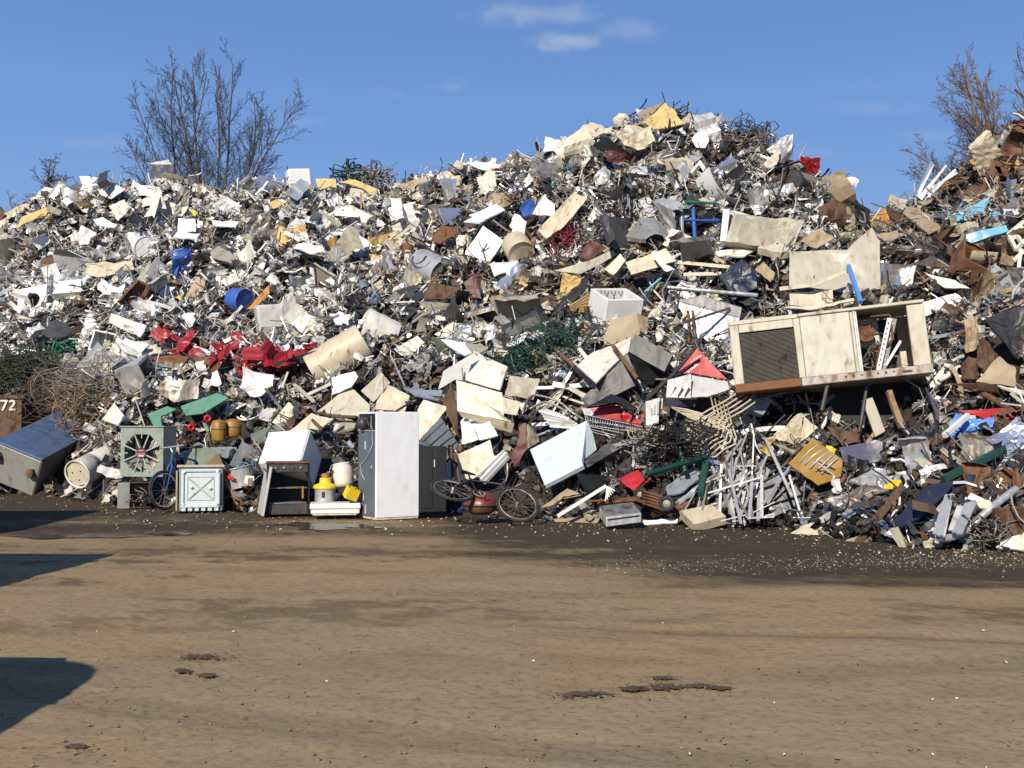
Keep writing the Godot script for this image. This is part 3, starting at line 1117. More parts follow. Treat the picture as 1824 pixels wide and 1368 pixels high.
func write_labels():
	var by := {}
	for e in unlabelled:
		var p: Vector2 = e[2]
		var marks := LANDMARK.duplicate()
		marks.sort_custom(func(a, b): return p.distance_squared_to(Vector2(a[1], a[2])) < p.distance_squared_to(Vector2(b[1], b[2])))
		var va := Vector2(marks[0][1], marks[0][2]) - p
		var other = marks[1]
		for i in range(1, 9):
			if (Vector2(marks[i][1], marks[i][2]) - p).dot(va) < 0:
				other = marks[i]
				break
		var key := "%s between %s and %s" % [e[1], marks[0][0], other[0]]
		if va.length() < 26:
			key = "%s beside the %s" % [e[1], marks[0][0]]
		by.get_or_add(key, []).append(e)
	for key in by:
		var l: Array = by[key]
		l.sort_custom(func(a, b): return a[2].y < b[2].y)
		for i in l.size():
			var s: String = key
			if l.size() > 1:
				var rank: String = "lowest" if i == l.size() - 1 else ORDER[mini(i, 9)]
				s = "%s %s" % [rank, key]
			l[i][0].set_meta("label", s)

# ---------------------------------------------------------------- panels traced from the survey, set at their own depth and tilt
const WAY := {"f": [-.12, .30, .95], "u": [-.12, .85, .52], "l": [-.68, .28, .68], "r": [.66, .22, .72], "d": [.15, -.35, .92], "s": [.45, .05, .9], "t": [-.35, .62, .70]}

func ray_plane(q: Vector2, o: Vector3, n: Vector3) -> Vector3:
	var v := tilt * Vector3(q.x - CX, CY - q.y, -F)
	var e := Vector3(0, EYE, 0)
	return e + v * ((o - e).dot(n) / v.dot(n))

# one piece with thickness, its outline a little uneven and its face creased and dented
func panel_mesh(poly: PackedVector2Array, o: Vector3, n: Vector3, thick: float, dent: float, out: Array) -> SurfaceTool:
	var rim: Array[Vector3] = []
	var N := poly.size()
	var size := 0.0
	for i in N:
		out.append(ray_plane(poly[i], o, n) - o)
		size = maxf(size, out[-1].length())
	var cuts := 5 if N < 6 else 3
	for i in N:
		var a: Vector3 = out[i]
		var b: Vector3 = out[(i + 1) % N]
		for k in cuts:
			var p := a.lerp(b, k / float(cuts))
			if k:
				p += (b - a).cross(n).normalized() * rng.randfn() * dent * .22
			rim.append(p)
	var mid := Vector3.ZERO
	for p in rim:
		mid += p / rim.size()
	var M := rim.size()
	var creases := []
	var x := n.cross(Vector3.UP).normalized()
	for i in 5:
		var a := rng.randf() * PI
		creases.append([mid + x.rotated(n, rng.randf() * TAU) * size * rng.randf() * .7, x.rotated(n, a), dent * rng.randf_range(-2.2, 2.2) / size])
	var off := rng.randf() * 100.0
	var rings := []
	for s in [1.0, .93, .72, .46, .22]:
		var ring_pts := []
		for p in rim:
			var q := p.lerp(mid, 1.0 - s)
			var h := bump.get_noise_3d(q.x * 5.0 / size + off, q.y * 5.0 / size, q.z * 5.0 / size) * dent * 2.4
			for c in creases:
				h += c[2] * absf((q - c[0]).dot(c[1]))
			ring_pts.append(q + n * h)
		rings.append(ring_pts)
	var st := tool()
	st.set_smooth_group(-1 if dent > .042 else 1)
	for r in rings.size() - 1:
		for i in M:
			var j := (i + 1) % M
			quad(st, rings[r][i], rings[r + 1][i], rings[r + 1][j], rings[r][j])
	var hub := Vector3.ZERO
	for p in rings[-1]:
		hub += p / M
	for i in M:
		tri(st, rings[-1][i], hub, rings[-1][(i + 1) % M])
	if thick > 0.0:
		st.set_smooth_group(-1)
		var back := -n * thick
		for i in M:
			var j := (i + 1) % M
			quad(st, rings[0][i], rings[0][j], rings[0][j] + back, rings[0][i] + back)
			tri(st, rings[0][i] + back, rings[0][j] + back, mid + back)
	return st

func P(n: String, desc: String, mat: String, outline: String, way := "f", o := {}) -> Dictionary:
	var poly := pts(outline)
	var c := Vector2.ZERO
	for q in poly:
		c += q / poly.size()
	var w: Array = WAY[way]
	var nrm := (Vector3(w[0], w[1], w[2]) + Vector3(rng.randfn(), rng.randfn(), rng.randfn()) * .07).normalized()
	var at_p := hit(c.x, c.y)
	at_p += (Vector3(0, EYE, 0) - at_p).normalized() * maxf(o.get("near", .65), .034 * -at_p.z if at_p.z < -21.0 else 0.0)
	var eye := (at_p - Vector3(0, EYE, 0)).normalized()
	if nrm.dot(eye) > -.25:   # never quite edge-on
		nrm = (nrm - eye * .6).normalized()
	var corners := []
	var st := panel_mesh(poly, at_p, nrm, o.get("thick", .03), o.get("dent", .06 if n == "crumpled_sheet" else .018) * (1.5 if n == "crumpled_sheet" else 1.0), corners)
	var parent = o.get("part_of", self)
	var m := obj(n, st, mat, parent)
	m.position = at_p - (parent.position if parent != self else Vector3.ZERO)
	if parent == self:
		var cat: String = o.get("cat", n.get_slice("_", n.get_slice_count("_") - 1))
		m.set_meta("category", cat)
		if o.has("label"):
			m.set_meta("label", o.label)
		else:
			unlabelled.append([m, desc, c, -at_p.z])
	claim(poly)
	var d := {"node": m, "o": at_p, "n": nrm}
	if o.has("ribs"):   # raised ribs from the first edge to the opposite one
		for k in o.ribs:
			var t: float = (k + .5) / o.ribs
			var a: Vector3 = corners[0].lerp(corners[1], t)
			var b: Vector3 = corners[3].lerp(corners[2], t)
			var r := tool()
			var wide: float = (corners[1] - corners[0]).length() / o.ribs * .3
			var side := (b - a).cross(nrm).normalized() * wide
			quad(r, a - side, a + nrm * wide * .8, b + nrm * wide * .8, b - side)
			quad(r, a + nrm * wide * .8, a + side, b + side, b + nrm * wide * .8)
			obj("rib", r, mat, m)
	return d

func rods(d: Dictionary, n: String, mat: String, r: float, lines: Array, lift := .03):
	for s in lines:
		var l := []
		for q in pts(s):
			l.append(ray_plane(q, d.o + d.n * lift, d.n) - d.o)
		var st := tool(false)
		tube(st, l, r, 5)
		obj(n, st, mat, d.node)

func words(d: Dictionary, s: String, at_px: String, height: float, mat: String, roll := 0.0):
	var q := pts(at_px)[0]
	var t := TextMesh.new()
	t.text = s
	var f := SystemFont.new()
	f.font_names = PackedStringArray(["Droid Sans"])
	f.font_weight = 700
	t.font = f
	t.font_size = 32
	t.pixel_size = height / 32.0 * 1.35
	t.depth = .006
	var m := obj("lettering", t, mat, d.node)
	m.transform = Transform3D(facing(d.n, roll), ray_plane(q, d.o + d.n * .03, d.n) - d.o)

# a bar or bent tube that lies over the heap through the points given
func L(n: String, desc: String, mat: String, line: String, r: float, o := {}) -> MeshInstance3D:
	var q := pts(line)
	var l := []
	for p in q:
		var h := hit(p.x, p.y)
		l.append(h)
	var e := Vector3(0, EYE, 0)
	var near: float = o.get("near", .5)
	var out := []
	if o.get("flat_depth", true):   # straight in depth from one end to the other
		var d0: float = -l[0].z - near
		var d1: float = -l[-1].z - near
		for i in q.size():
			out.append(at(q[i].x, q[i].y, lerpf(d0, d1, float(i) / maxi(1, q.size() - 1))))
	else:
		for p in l:
			out.append(p + (e - p).normalized() * near)
	var base: Vector3 = out[0]
	for i in out.size():
		out[i] -= base
	if o.get("smooth", false) and out.size() > 2:
		var c := Curve3D.new()
		for i in out.size():
			var t: Vector3 = (out[mini(i + 1, out.size() - 1)] - out[maxi(i - 1, 0)]) / 5.0
			c.add_point(out[i], -t, t)
		out = Array(c.tessellate(3, 6))
	var st := tool(o.get("sides", 6) < 5)
	tube(st, out, r, o.get("sides", 6), -1.0, o.get("flatten", 1.0))
	var parent = o.get("part_of", self)
	var m := obj(n, st, mat, parent)
	m.position = base - (parent.position if parent != self else Vector3.ZERO)
	if parent == self:
		m.set_meta("category", o.get("cat", n.get_slice("_", n.get_slice_count("_") - 1)))
		if o.has("group"):
			m.set_meta("group", o.group)
		if o.has("label"):
			m.set_meta("label", o.label)
		else:
			var c := q[q.size() / 2] if q.size() > 2 else (q[0] + q[1]) / 2
			unlabelled.append([m, desc, c, -base.z])
	return m

func build_panels():
	rng.seed = 314
	var big := {"dent": .03}
	# --- in front of the ridge, low end
	P("crumpled_sheet", "white crumpled sheet", "white", "f 210,230 275,180 395,210 390,225 290,240", "u", big)
	P("rolled_sheet", "long beige rolled sheet", "beige", "f 0,340 120,285 270,235 310,240 200,310 0,400", "t", {"dent": .05})
	P("folded_sheet", "orange-cream folded sheet", "straw", "f 100,430 130,360 280,300 310,340 220,370 110,430", "f", {"dent": .05})
	P("grey_end", "grey sheet end", "taupe", "m 610,330 600,240 790,330 760,390", "s", {"cat": "sheet"})
	P("bent_plate", "white upright panel", "white", "f 480,108 600,130 540,170 500,165", "u", big)
	P("bent_plate", "white wedge panel", "white", "f 470,225 510,165 600,160 540,240", "f", big)
	P("bent_plate", "grey panel edge", "grey", "f 460,215 430,185 470,160 508,168", "s")
	P("bent_plate", "broad white panel", "white", "f 600,205 680,165 770,215 680,260 620,235", "u", big)
	P("crumpled_sheet", "white peaked sheet", "white", "f 790,260 815,135 860,170 980,185 950,240 860,240", "f", {"dent": .05})
	P("crumpled_sheet", "off-white draped sheet", "offwhite", "f 860,250 975,190 1010,310 860,300", "f", {"dent": .05})
	P("crumpled_sheet", "off-white pleated sheet", "offwhite", "f 670,300 740,250 830,320 720,390", "l", {"dent": .06})
	P("crumpled_sheet", "dirty grey sheet", "taupe", "f 1070,250 1110,170 1160,200 1150,300 1050,360", "s", {"dent": .06})
	P("bent_plate", "pale grey broad panel", "lightgrey", "f 1305,310 1340,220 1480,290 1470,370 1310,345", "f", {"dent": .05})
	P("bent_plate", "long white panel", "white", "f 1290,390 1460,385 1440,430 1300,415", "u", big)
	P("flat_sheet", "square white panel", "white", "f 1085,370 1190,375 1190,450 1080,460", "f")
	P("flat_sheet", "white panel lying flat", "white", "f 1050,490 1080,462 1220,465 1200,500", "u")
	P("bent_plate", "white flanged panel", "white", "f 570,385 630,370 720,420 700,440 590,415", "u")
	P("crumpled_sheet", "white torn sheet", "white", "f 500,420 600,470 560,540 470,545", "f", {"dent": .06})
	P("corrugated_sheet", "", "grey", "f 415,605 640,545 660,590 470,668", "f", {"ribs": 5, "dent": .005, "label": "grey ribbed metal sheet below the white panels of the low ridge"})
	P("duct_piece", "long tan bent duct", "beige", "f 530,650 810,640 820,690 600,740 525,710", "f", {"dent": .05, "cat": "duct"})
	P("blue_scrap", "torn blue sheet", "blue", "f 1040,570 1160,550 1170,630 1080,720 1050,690", "s", {"dent": .08, "cat": "sheet"})
	P("wooden_plank", "", "tan", "f 1110,880 1200,725 1250,760 1245,800 1180,925", "f", {"dent": .01, "thick": .06, "label": "short tan plank leaning upright above the red car wreck", "cat": "plank"})
	P("grey_plate", "triangular grey plate", "lightgrey", "n 1060,490 1110,300 1160,280 1195,440", "s", {"cat": "plate"})
	P("yellow_scrap", "yellow scrap", "yellow", "f 1075,850 1110,830 1115,885 1080,895", "f", {"cat": "scrap"})
	P("yellow_scrap", "mustard square scrap", "straw", "m 695,905 760,895 780,1000 690,985", "f", {"cat": "scrap"})
	P("crumpled_sheet", "white tapering crumpled sheet", "white", "f 410,1115 510,915 560,1000 570,1060 430,1140", "l", {"dent": .07})
	P("black_flap", "", "darkgrey", "f 250,1090 350,1000 410,1020 440,1055 400,1100 300,1100", "t", {"dent": .03, "label": "black sheet flap arched beside the white tapering sheet", "cat": "flap"})
	P("appliance_piece", "white slanted frame piece", "white", "f 45,1130 150,1080 180,1110 60,1160", "u", {"cat": "frame"})
	P("appliance_piece", "white low frame piece", "white", "f 45,1145 75,1140 105,1180 225,1165 230,1185 80,1210", "f", {"cat": "frame"})
	P("crumpled_sheet", "white draped sheet", "white", "o 300,710 440,590 520,620 340,790", "u", {"dent": .05})
	P("cream_mound", "", "cream", "f 430,1300 500,1210 560,1195 680,1250 690,1290 560,1310 500,1330", "t", {"dent": .06, "label": "crumpled cream hood above the grey chain-link roll", "cat": "hood"})
	P("crumpled_sheet", "cream folded sheet", "cream", "f 830,1170 980,1155 990,1190 930,1225 840,1190", "t", {"dent": .04})
	P("bent_plate", "cream long panel", "cream", "f 730,1240 910,1275 900,1292 760,1268", "u")
	P("bent_plate", "off-white narrow panel", "offwhite", "n 0,900 90,960 100,1060 30,1030", "f")
	P("ribbed_sheet", "off-white ribbed panel", "offwhite", "f 670,1010 690,960 900,1030 870,1110", "f", {"ribs": 1, "dent": .03, "cat": "panel"})
	P("crumpled_sheet", "white wire-bound sheet", "white", "f 850,920 900,880 1010,940 960,1010 880,1020", "f", {"dent": .07})
	P("crumpled_sheet", "white kinked sheet", "white", "f 1030,960 1120,930 1200,960 1190,1040 1080,1030", "f", {"dent": .07})
	P("crumpled_sheet", "white double-folded sheet", "white", "f 620,800 640,750 690,790 790,780 780,850 660,850", "f", {"dent": .06})
	P("bent_plate", "rust-brown plank-like panel", "orange", "f 1505,925 1640,780 1642,830 1540,930", "f")
	P("bent_plate", "off-white narrow flange", "offwhite", "f 1480,570 1510,550 1600,600 1580,640", "f")
	P("bent_plate", "grey box lid", "taupe", "f 1280,580 1330,540 1440,600 1410,640 1290,610", "u")
	P("bent_plate", "dull grey crumpled panel", "dull", "f 1480,420 1560,350 1640,340 1642,480 1540,500", "s", {"dent": .06})
	# --- the middle of the ridge
	P("orange_sheet", "orange-tan box end", "straw", "g 415,130 540,130 545,190 500,200 430,180", "f", {"cat": "panel"})
	P("straw_sheet", "", "straw", "g 70,310 200,260 260,350 150,342", "t", {"dent": .04, "label": "straw-coloured bent sheet below the white box on the ridge", "cat": "sheet"})
	P("channel_piece", "white channel", "white", "g 540,325 670,335 680,365 540,360", "f", {"cat": "channel"})
	P("flat_sheet", "narrow white upright panel", "white", "g 575,235 640,240 660,320 590,312", "f")
	P("bent_plate", "cream folded panel", "cream", "g 630,170 700,190 715,230 620,245", "u")
	P("bent_plate", "straw-coloured flap", "straw", "g 550,150 660,140 800,190 790,260 720,190", "t", {"dent": .04})
	P("tan_box", "tan box side", "tan", "g 915,170 1090,110 1110,180 990,215", "f", {"cat": "box"})
	P("crumpled_sheet", "cream draped sheet", "cream", "g 1180,100 1220,85 1310,140 1290,190 1200,240", "f", {"dent": .05})
	P("crumpled_sheet", "pleated grey sheet", "taupe", "g 1250,170 1390,160 1380,225 1290,235", "s", {"dent": .06})
	P("crumpled_sheet", "white folded sheet", "white", "g 1310,50 1390,8 1550,45 1500,90 1410,72", "u", {"dent": .05})
	P("crumpled_sheet", "off-white long fold", "offwhite", "g 1390,210 1440,110 1510,90 1500,160 1440,215", "l", {"dent": .05})
	var s := P("stove_top", "", "white", "g 1320,590 1440,420 1565,510 1480,640", "f", {"dent": .012, "thick": .06, "label": "large square white stove top lying tilted on the heap", "cat": "stove top"})
	var tw := P("burner_sheet", "cream panel with two round holes", "cream", "g 1275,500 1290,478 1350,482 1340,600 1280,592", "f", {"cat": "panel"})
	for c in ["g 1310,520", "g 1308,572"]:
		var st := tool(false)
		var q: Vector3 = ray_plane(pts(c)[0], tw.o + tw.n * .004, tw.n) - tw.o
		lathe(st, [[0.0, -.02], [.09, -.02], [.1, .008], [.14, .012], [.14, 0]], 16, Transform3D(Basis(tw.n.cross(Vector3.UP).normalized(), tw.n, tw.n.cross(Vector3.UP).cross(tw.n).normalized()), q))
		obj("burner_hole", st, "black", tw.node)
	P("brown_flap", "", "rust", "g 1100,490 1180,420 1290,430 1290,465 1180,515", "t", {"dent": .04, "label": "red-brown rusty flap beside the white stove top", "cat": "flap"})
	P("brown_flap", "rusty crumpled flap", "maroon", "g 1150,350 1270,280 1280,320 1200,370", "t", {"dent": .05, "cat": "flap"})
	P("bent_plate", "white narrow panel", "white", "g 1320,392 1520,290 1572,320 1420,397", "u")
	P("crumpled_sheet", "bright white upright sheet", "white", "g 1590,400 1620,320 1700,380 1690,470 1640,480", "f", {"dent": .04})
	P("brown_sheet", "brown tilted panel", "brown", "g 1050,862 1120,760 1310,800 1200,862", "f", {"cat": "panel"})
	P("brown_sheet", "maroon angular panel", "maroon", "g 1320,770 1390,700 1425,860 1360,850", "f", {"cat": "panel"})
	P("brown_sheet", "brown long trough", "taupe", "g 1040,880 1270,890 1260,930 1100,932", "d", {"cat": "panel"})
	P("bent_plate", "white wide hood", "white", "g 285,565 350,530 460,555 480,590 400,592", "u", {"dent": .04})
	P("crumpled_sheet", "stained off-white sheet", "offwhite", "g 540,460 680,470 780,540 700,600 590,592", "t", {"dent": .05})
	P("rust_flap", "orange rusty flap", "orange", "g 495,510 540,480 570,570 515,600", "r", {"cat": "flap"})
	P("crumpled_sheet", "pale yellow torn sheet", "straw", "g 730,610 900,590 960,650 850,672 760,652", "t", {"dent": .05})
	P("black_bag", "black sagging sheet", "black", "g 600,850 700,830 750,855 660,925", "f", {"dent": .05, "cat": "bag"})
	P("dark_sheet", "dark folded panel", "darkgrey", "g 590,720 720,700 740,800 620,832", "s", {"dent": .05, "cat": "panel"})
	P("rust_flap", "orange triangular flap", "orange", "g 218,905 290,895 260,1010 225,970", "f", {"cat": "flap"})
	P("bent_plate", "white bowl-like panel", "white", "g 500,960 560,930 632,960 620,1030 540,1012", "t", {"dent": .05})
	P("slat_bundle", "", "offwhite", "g 895,1170 1040,1090 1082,1130 970,1232", "f", {"ribs": 4, "dent": .004, "label": "bundle of off-white slats above the big white fridge side", "cat": "slats"})
	P("bent_plate", "cream angled panel", "cream", "g 1140,1080 1270,990 1312,1050 1210,1112", "f")
	P("brown_sheet", "brown hood-like panel", "brown", "g 1390,1000 1570,1020 1480,1092 1400,1062", "t", {"cat": "panel"})
	P("fender", "", "olive", "g 1120,1080 1220,1130 1330,1220 1230,1282 1160,1180", "d", {"dent": .03, "label": "pale green folded fender under a white sheet above the fridge side"})
	P("bent_plate", "white shed-roof panel", "white", "g 1180,1112 1330,1130 1388,1190 1330,1216 1230,1150", "u")
	P("bent_plate", "cream small panel", "cream", "g 1490,1182 1530,1150 1602,1190 1560,1222", "f")
	P("bent_plate", "taupe low panel", "taupe", "g 1330,1130 1420,1130 1470,1170 1400,1200", "u")
	P("bent_plate", "dirty cream wing", "cream", "g 480,1150 520,1060 620,1050 590,1110 500,1170", "t", {"dent": .05})
	# --- the peak
	var pk := thing("peak_box", "straw-coloured stained appliance box on the very peak of the heap", "box", hit(1190, 215))
	P("front", "", "straw", "h 1185,222 1310,80 1360,112 1432,216 1250,250", "f", {"part_of": pk, "dent": .05})
	P("side", "", "tan", "h 1145,200 1150,140 1310,78 1190,222", "l", {"part_of": pk, "dent": .03, "near": .45})
	P("bent_plate", "beige-grey peak panel", "taupe", "h 1410,185 1475,130 1556,195 1490,246", "f", big)
	P("crumpled_sheet", "cream curled sheet", "cream", "h 1000,180 1060,160 1142,185 1130,212 1020,216", "u", {"dent": .05})
	P("crumpled_sheet", "cream ball-like sheet", "cream", "h 1010,312 1040,270 1092,240 1230,225 1252,340 1190,376 1060,362", "f", {"dent": .09})
	P("crumpled_sheet", "cream flat-topped sheet", "cream", "h 805,250 880,230 1002,256 990,292 870,312", "u", {"dent": .05})
	P("black_plate", "black flat plate", "black", "h 885,330 960,280 1112,386 1040,402 960,386", "s", {"cat": "plate"})
	P("maroon_plate", "maroon crumpled plate", "maroon", "h 970,352 1110,386 1040,442 980,422", "s", {"dent": .05, "cat": "plate"})
	P("crumpled_sheet", "dark galvanised sheet", "dull", "h 1190,412 1250,370 1382,380 1360,462 1200,462", "f", {"dent": .06})
	P("round_lid", "white round lid", "white", "h 1478,300 1500,265 1540,250 1575,265 1584,310 1560,355 1505,352", "f", {"dent": .01, "cat": "lid"})
	P("crumpled_sheet", "cream ridge sheet", "beige", "h 690,322 820,290 802,350 700,352", "t", {"dent": .05})
	P("crumpled_sheet", "off-white long curl", "offwhite", "h 170,540 260,480 302,540 210,622", "f", {"dent": .05})
	P("dark_peak", "dark grey triangular sheet", "dull", "h 360,452 400,375 482,452 460,502", "s", {"dent": .06, "cat": "sheet"})
	P("duct_box", "galvanised duct box", "galv", "h 505,760 570,640 642,700 642,772", "f", {"dent": .02, "cat": "duct"})
	P("blue_disc", "", "blue", "h 438,720 450,690 475,668 515,672 528,700 505,762 455,770", "s", {"dent": .02, "label": "blue round lid beside a galvanised duct box", "cat": "lid"})
	P("long_sheet", "cream dirty long panel", "beige", "h 540,852 760,622 842,662 700,832 592,902", "f", {"dent": .04, "cat": "panel"})
	P("flat_sheet", "white flat panel", "white", "h 120,762 290,700 342,740 200,802", "u")
	P("bent_plate", "white small curved panel", "white", "h 245,1042 410,1002 425,1050 382,1092 270,1102", "u", {"dent": .03})
	P("maroon_sheet", "maroon upright panel", "maroon", "h 790,1010 860,910 962,962 850,1042", "f", {"cat": "panel"})
	P("tan_trough", "long tan trough", "taupe", "h 640,1102 850,1042 1000,970 1012,1010 800,1122", "f", {"cat": "trough"})
	P("cream_box_end", "cream box end", "cream", "h 945,1092 1042,1000 1076,1040 1000,1132", "f", {"thick": .2, "cat": "box"})
	P("curved_sheet", "broad beige curved panel", "beige", "h 1075,1050 1320,965 1382,1042 1110,1132", "f", {"dent": .03, "cat": "panel"})
	P("crumpled_sheet", "straw-coloured torn sheet", "straw", "h 675,1190 700,1120 830,1132 780,1202 670,1262", "f", {"dent": .05})
	P("black_stove_shell", "black glossy stove shell", "black", "h 985,622 1100,540 1160,700 1060,722 990,702", "s", {"dent": .03, "cat": "stove"})
	P("bent_plate", "galvanised bright panel", "galv", "h 880,520 950,450 985,490 975,560 900,570", "f", big)
	P("steel_sail", "", "galv", "i 638,350 720,292 796,264 790,350 712,440 720,392 650,378", "f", {"dent": .05, "label": "bright metal sheet standing up like a sail at the end of the peak", "cat": "sheet"})
	P("sail_curl", "grey curled sheet under the steel sail", "dull", "i 790,352 782,400 735,450 712,442", "r", {"cat": "sheet"})  # duller grey piece along the lower edge of the sail
	P("crumpled_sheet", "cream sheet under the steel sail", "cream", "i 615,460 660,420 718,395 710,445 640,475", "u", {"dent": .04})
	P("red_rag", "", "wreck_red", "i 820,430 862,412 960,415 966,492 900,485", "f", {"dent": .12, "label": "crumpled red car panel at the drop of the peak", "cat": "panel"})
	P("dark_ledge", "dark brown ledge panel", "brown", "i 710,512 942,520 932,580 720,562", "d", {"cat": "panel"})
	P("crumpled_sheet", "small cream sheet", "cream", "i 740,592 860,600 882,650 800,642", "u", {"dent": .05})
	P("crumpled_sheet", "crushed bright metal", "steel", "i 250,482 330,420 420,380 440,500 330,542 250,522", "f", {"dent": .11})
	P("crumpled_sheet", "crushed bright foil", "galv", "i 80,420 170,330 240,400 180,480", "f", {"dent": .1})
	P("crumpled_sheet", "crushed bright sheet", "galv", "i 520,650 600,620 660,740 560,780", "f", {"dent": .08})
	P("white_wedge", "white wedge panel", "white", "i 512,610 590,552 606,600 545,615", "u", {"cat": "panel"})
	P("oil_tank", "", "taupe", "i 380,945 430,765 600,775 740,780 862,800 802,952 560,967", "f", {"dent": .05, "thick": .3, "label": "long worn beige tank side below the bent white tube"})
	P("brown_shell", "brown folded shell", "tan", "i 830,942 950,850 1042,912 940,972", "f", {"dent": .04, "cat": "shell"})
	P("white_box_top", "cream box top", "cream", "j 480,117 590,50 637,140 600,147", "u", {"thick": .15, "cat": "box"})
	P("box_flap", "long cream box flap", "offwhite", "i 320,990 500,955 580,960 500,1010 340,1010", "u", {"cat": "flap"})
	# --- around the rooftop unit
	P("beige_sheet", "", "sheet_beige", "j 640,142 930,132 1055,17 1095,90 1100,325 970,345 640,310", "f", {"dent": .042, "label": "broad dented beige sheet with a torn pointed top above the rooftop unit", "cat": "sheet", "near": .7})
	P("cream_sheet", "cream flat panel", "cream", "j 640,345 855,327 857,410 640,415", "f", {"near": .8, "cat": "panel"})
	P("cream_trim", "long cream trim", "cream", "j 590,420 860,415 985,368 985,385 740,432", "f", {"near": .8, "cat": "trim"})
	P("dark_drum", "dark glossy bulging panel", "navy", "j 285,257 330,215 400,178 470,240 480,330 400,345 330,330", "f", {"dent": .05, "near": .5, "cat": "panel"})
	P("tan_plate", "small tan plate", "tan", "j 465,227 510,187 570,245 545,290", "f", {"cat": "plate"})
	P("mirror_sheet", "bright steel sheet", "steel", "j 1100,197 1275,207 1230,362 1180,332 1100,327", "s", {"dent": .02, "cat": "sheet"})
	P("steel_glare", "steel face with its glare painted white", "white", "j 1228,215 1278,207 1262,290 1232,362 1190,322", "l", {"near": .6, "cat": "flap"})  # white paint stands in for glare on the mirror steel's bright face
	P("white_hood", "", "white", "j 1285,397 1480,347 1520,375 1510,402 1310,467", "f", {"near": 1.0, "thick": .08, "label": "white folded lid resting on the end of the rooftop unit", "cat": "lid"})
	P("dark_sheet", "", "darkgrey", "j 1620,482 1720,430 1824,400 1860,640 1800,702", "s", {"dent": .05, "label": "large dark shiny panel hanging on the slope at the tan rags", "cat": "panel"})
	P("tan_flap", "hanging brown flap", "brown", "j 1590,602 1650,540 1700,742 1650,765 1590,702", "f", {"dent": .06, "cat": "flap"})
	P("tan_flap", "pale tan flap", "tan", "j 1520,480 1600,450 1590,620 1540,640", "f", {"dent": .05, "cat": "flap"})
	P("tan_hood", "", "tan", "j 1580,792 1700,680 1780,720 1785,832", "t", {"dent": .03, "label": "shiny tan curved hood under the hanging brown flap", "cat": "hood"})
	P("crumpled_sheet", "crumpled tan rag-like sheet", "tan", "j 1530,402 1560,300 1640,290 1625,440 1560,442", "f", {"dent": .1})
	P("cream_flange", "curled off-white strip", "offwhite", "j 1325,850 1370,790 1420,718 1440,760 1390,822", "l", {"dent": .02, "near": .5, "cat": "strip"})
	P("brown_plank", "long brown bent plank", "brown", "j 1440,802 1640,800 1824,850 1824,882 1640,840", "d", {"cat": "plank"})
	P("offwhite_plank", "white edge strip", "offwhite", "j 1690,812 1824,835 1824,865", "u", {"cat": "strip"})
	var cap := P("truck_cap", "", "rubber", "j 830,802 1310,772 1325,990 1000,1020 840,960", "f", {"dent": .01, "near": .12, "label": "big box body under the rooftop unit with cavity shade painted black", "cat": "truck cap"})  # flat black sheet, its colour standing in for the shaded cavity
	P("curved_hood", "grey arched hood", "grey", "d 1210,250 1300,170 1500,105 1640,125 1760,160 1540,140 1330,210", "u", {"near": .8, "cat": "hood"})
	P("metal_scrap_plate", "dark scribbled plate", "brown", "q 790,1110 860,1030 950,1050 960,1240 800,1240", "f", {"cat": "plate"})
	var cn: Dictionary = P("chalked_plate", "", "darkgrey", "q 815,1110 955,1095 960,1210 820,1225", "f", {"near": .5, "label": "dark plate with chalked figures by the tan hood", "cat": "plate"})
	words(cn, "Cn7", "q 888,1160", .22, "offwhite", .08)
	P("red_label_box", "grey box with a red label", "lightgrey", "q 545,1070 580,1005 660,1060 610,1100", "f", {"near": .6, "cat": "box"})
	P("grey_slab_box", "small grey slab", "lightgrey", "q 705,1055 820,1010 832,1030 715,1080", "f", {"near": .6, "cat": "slab"})
	# --- beside the rusty mound
	P("tan_shell", "", "tan", "k 365,745 420,705 660,810 640,830 530,877", "u", {"near": .6, "label": "tan folded cabinet shell below the shiny steel strips", "cat": "shell"})
	P("shell_side", "dark side of a cabinet", "brown", "k 275,710 365,742 522,880 510,912 300,790", "s", {"near": .5, "cat": "panel"})
	P("taupe_sheet", "dull grey panel", "taupe", "k 275,690 295,640 400,672 370,732", "f", {"cat": "panel"})
	P("crumpled_sheet", "crumpled brown sheet", "brown", "k 510,892 660,830 672,902 600,1032", "s", {"dent": .1})
	P("tan_sheet", "tan boxy panel", "tan", "k 200,880 340,862 342,902 300,932", "u", {"cat": "panel"})
	var bh := thing("blue_hood", "crumpled sky-blue car hood before the rusty mound", "hood", hit(1705, 385))
	P("folded_half", "", "skyblue", "k 600,702 690,745 760,760 762,866 680,802", "t", {"part_of": bh, "dent": .03, "near": 1.5})
	P("raised_half", "", "skyblue", "k 690,748 912,628 842,782 764,864", "f", {"part_of": bh, "dent": .03, "near": 1.55})
	P("blue_door", "", "skyblue", "k 755,882 1000,820 1012,862 790,932 757,916", "f", {"dent": .02, "near": 1.5, "thick": .12, "label": "sky-blue car side lying under the crumpled hood", "cat": "car door"})
	P("blue_roof", "sky-blue car roof piece", "skyblue", "k 890,762 1010,706 1108,742 1100,772 900,772", "u", {"dent": .04, "near": 1.5, "cat": "car roof"})
	P("crumpled_sheet", "grey curled sheet", "dull", "k 240,960 300,930 520,960 520,1010 300,1010", "d", {"dent": .05})
	P("stained_tank", "orange-stained tank side", "orange", "k 160,792 270,720 312,770 300,842 180,852", "f", {"dent": .04, "cat": "tank"})
	P("rust_sheet", "brown leaning panel", "brown", "k 690,682 790,580 882,602 840,660 760,690", "f", {"dent": .04, "cat": "panel"})
	P("bright_sheet", "grey bent panel", "dull", "k 430,1060 560,1010 620,1040 600,1080", "s", {"cat": "panel"})
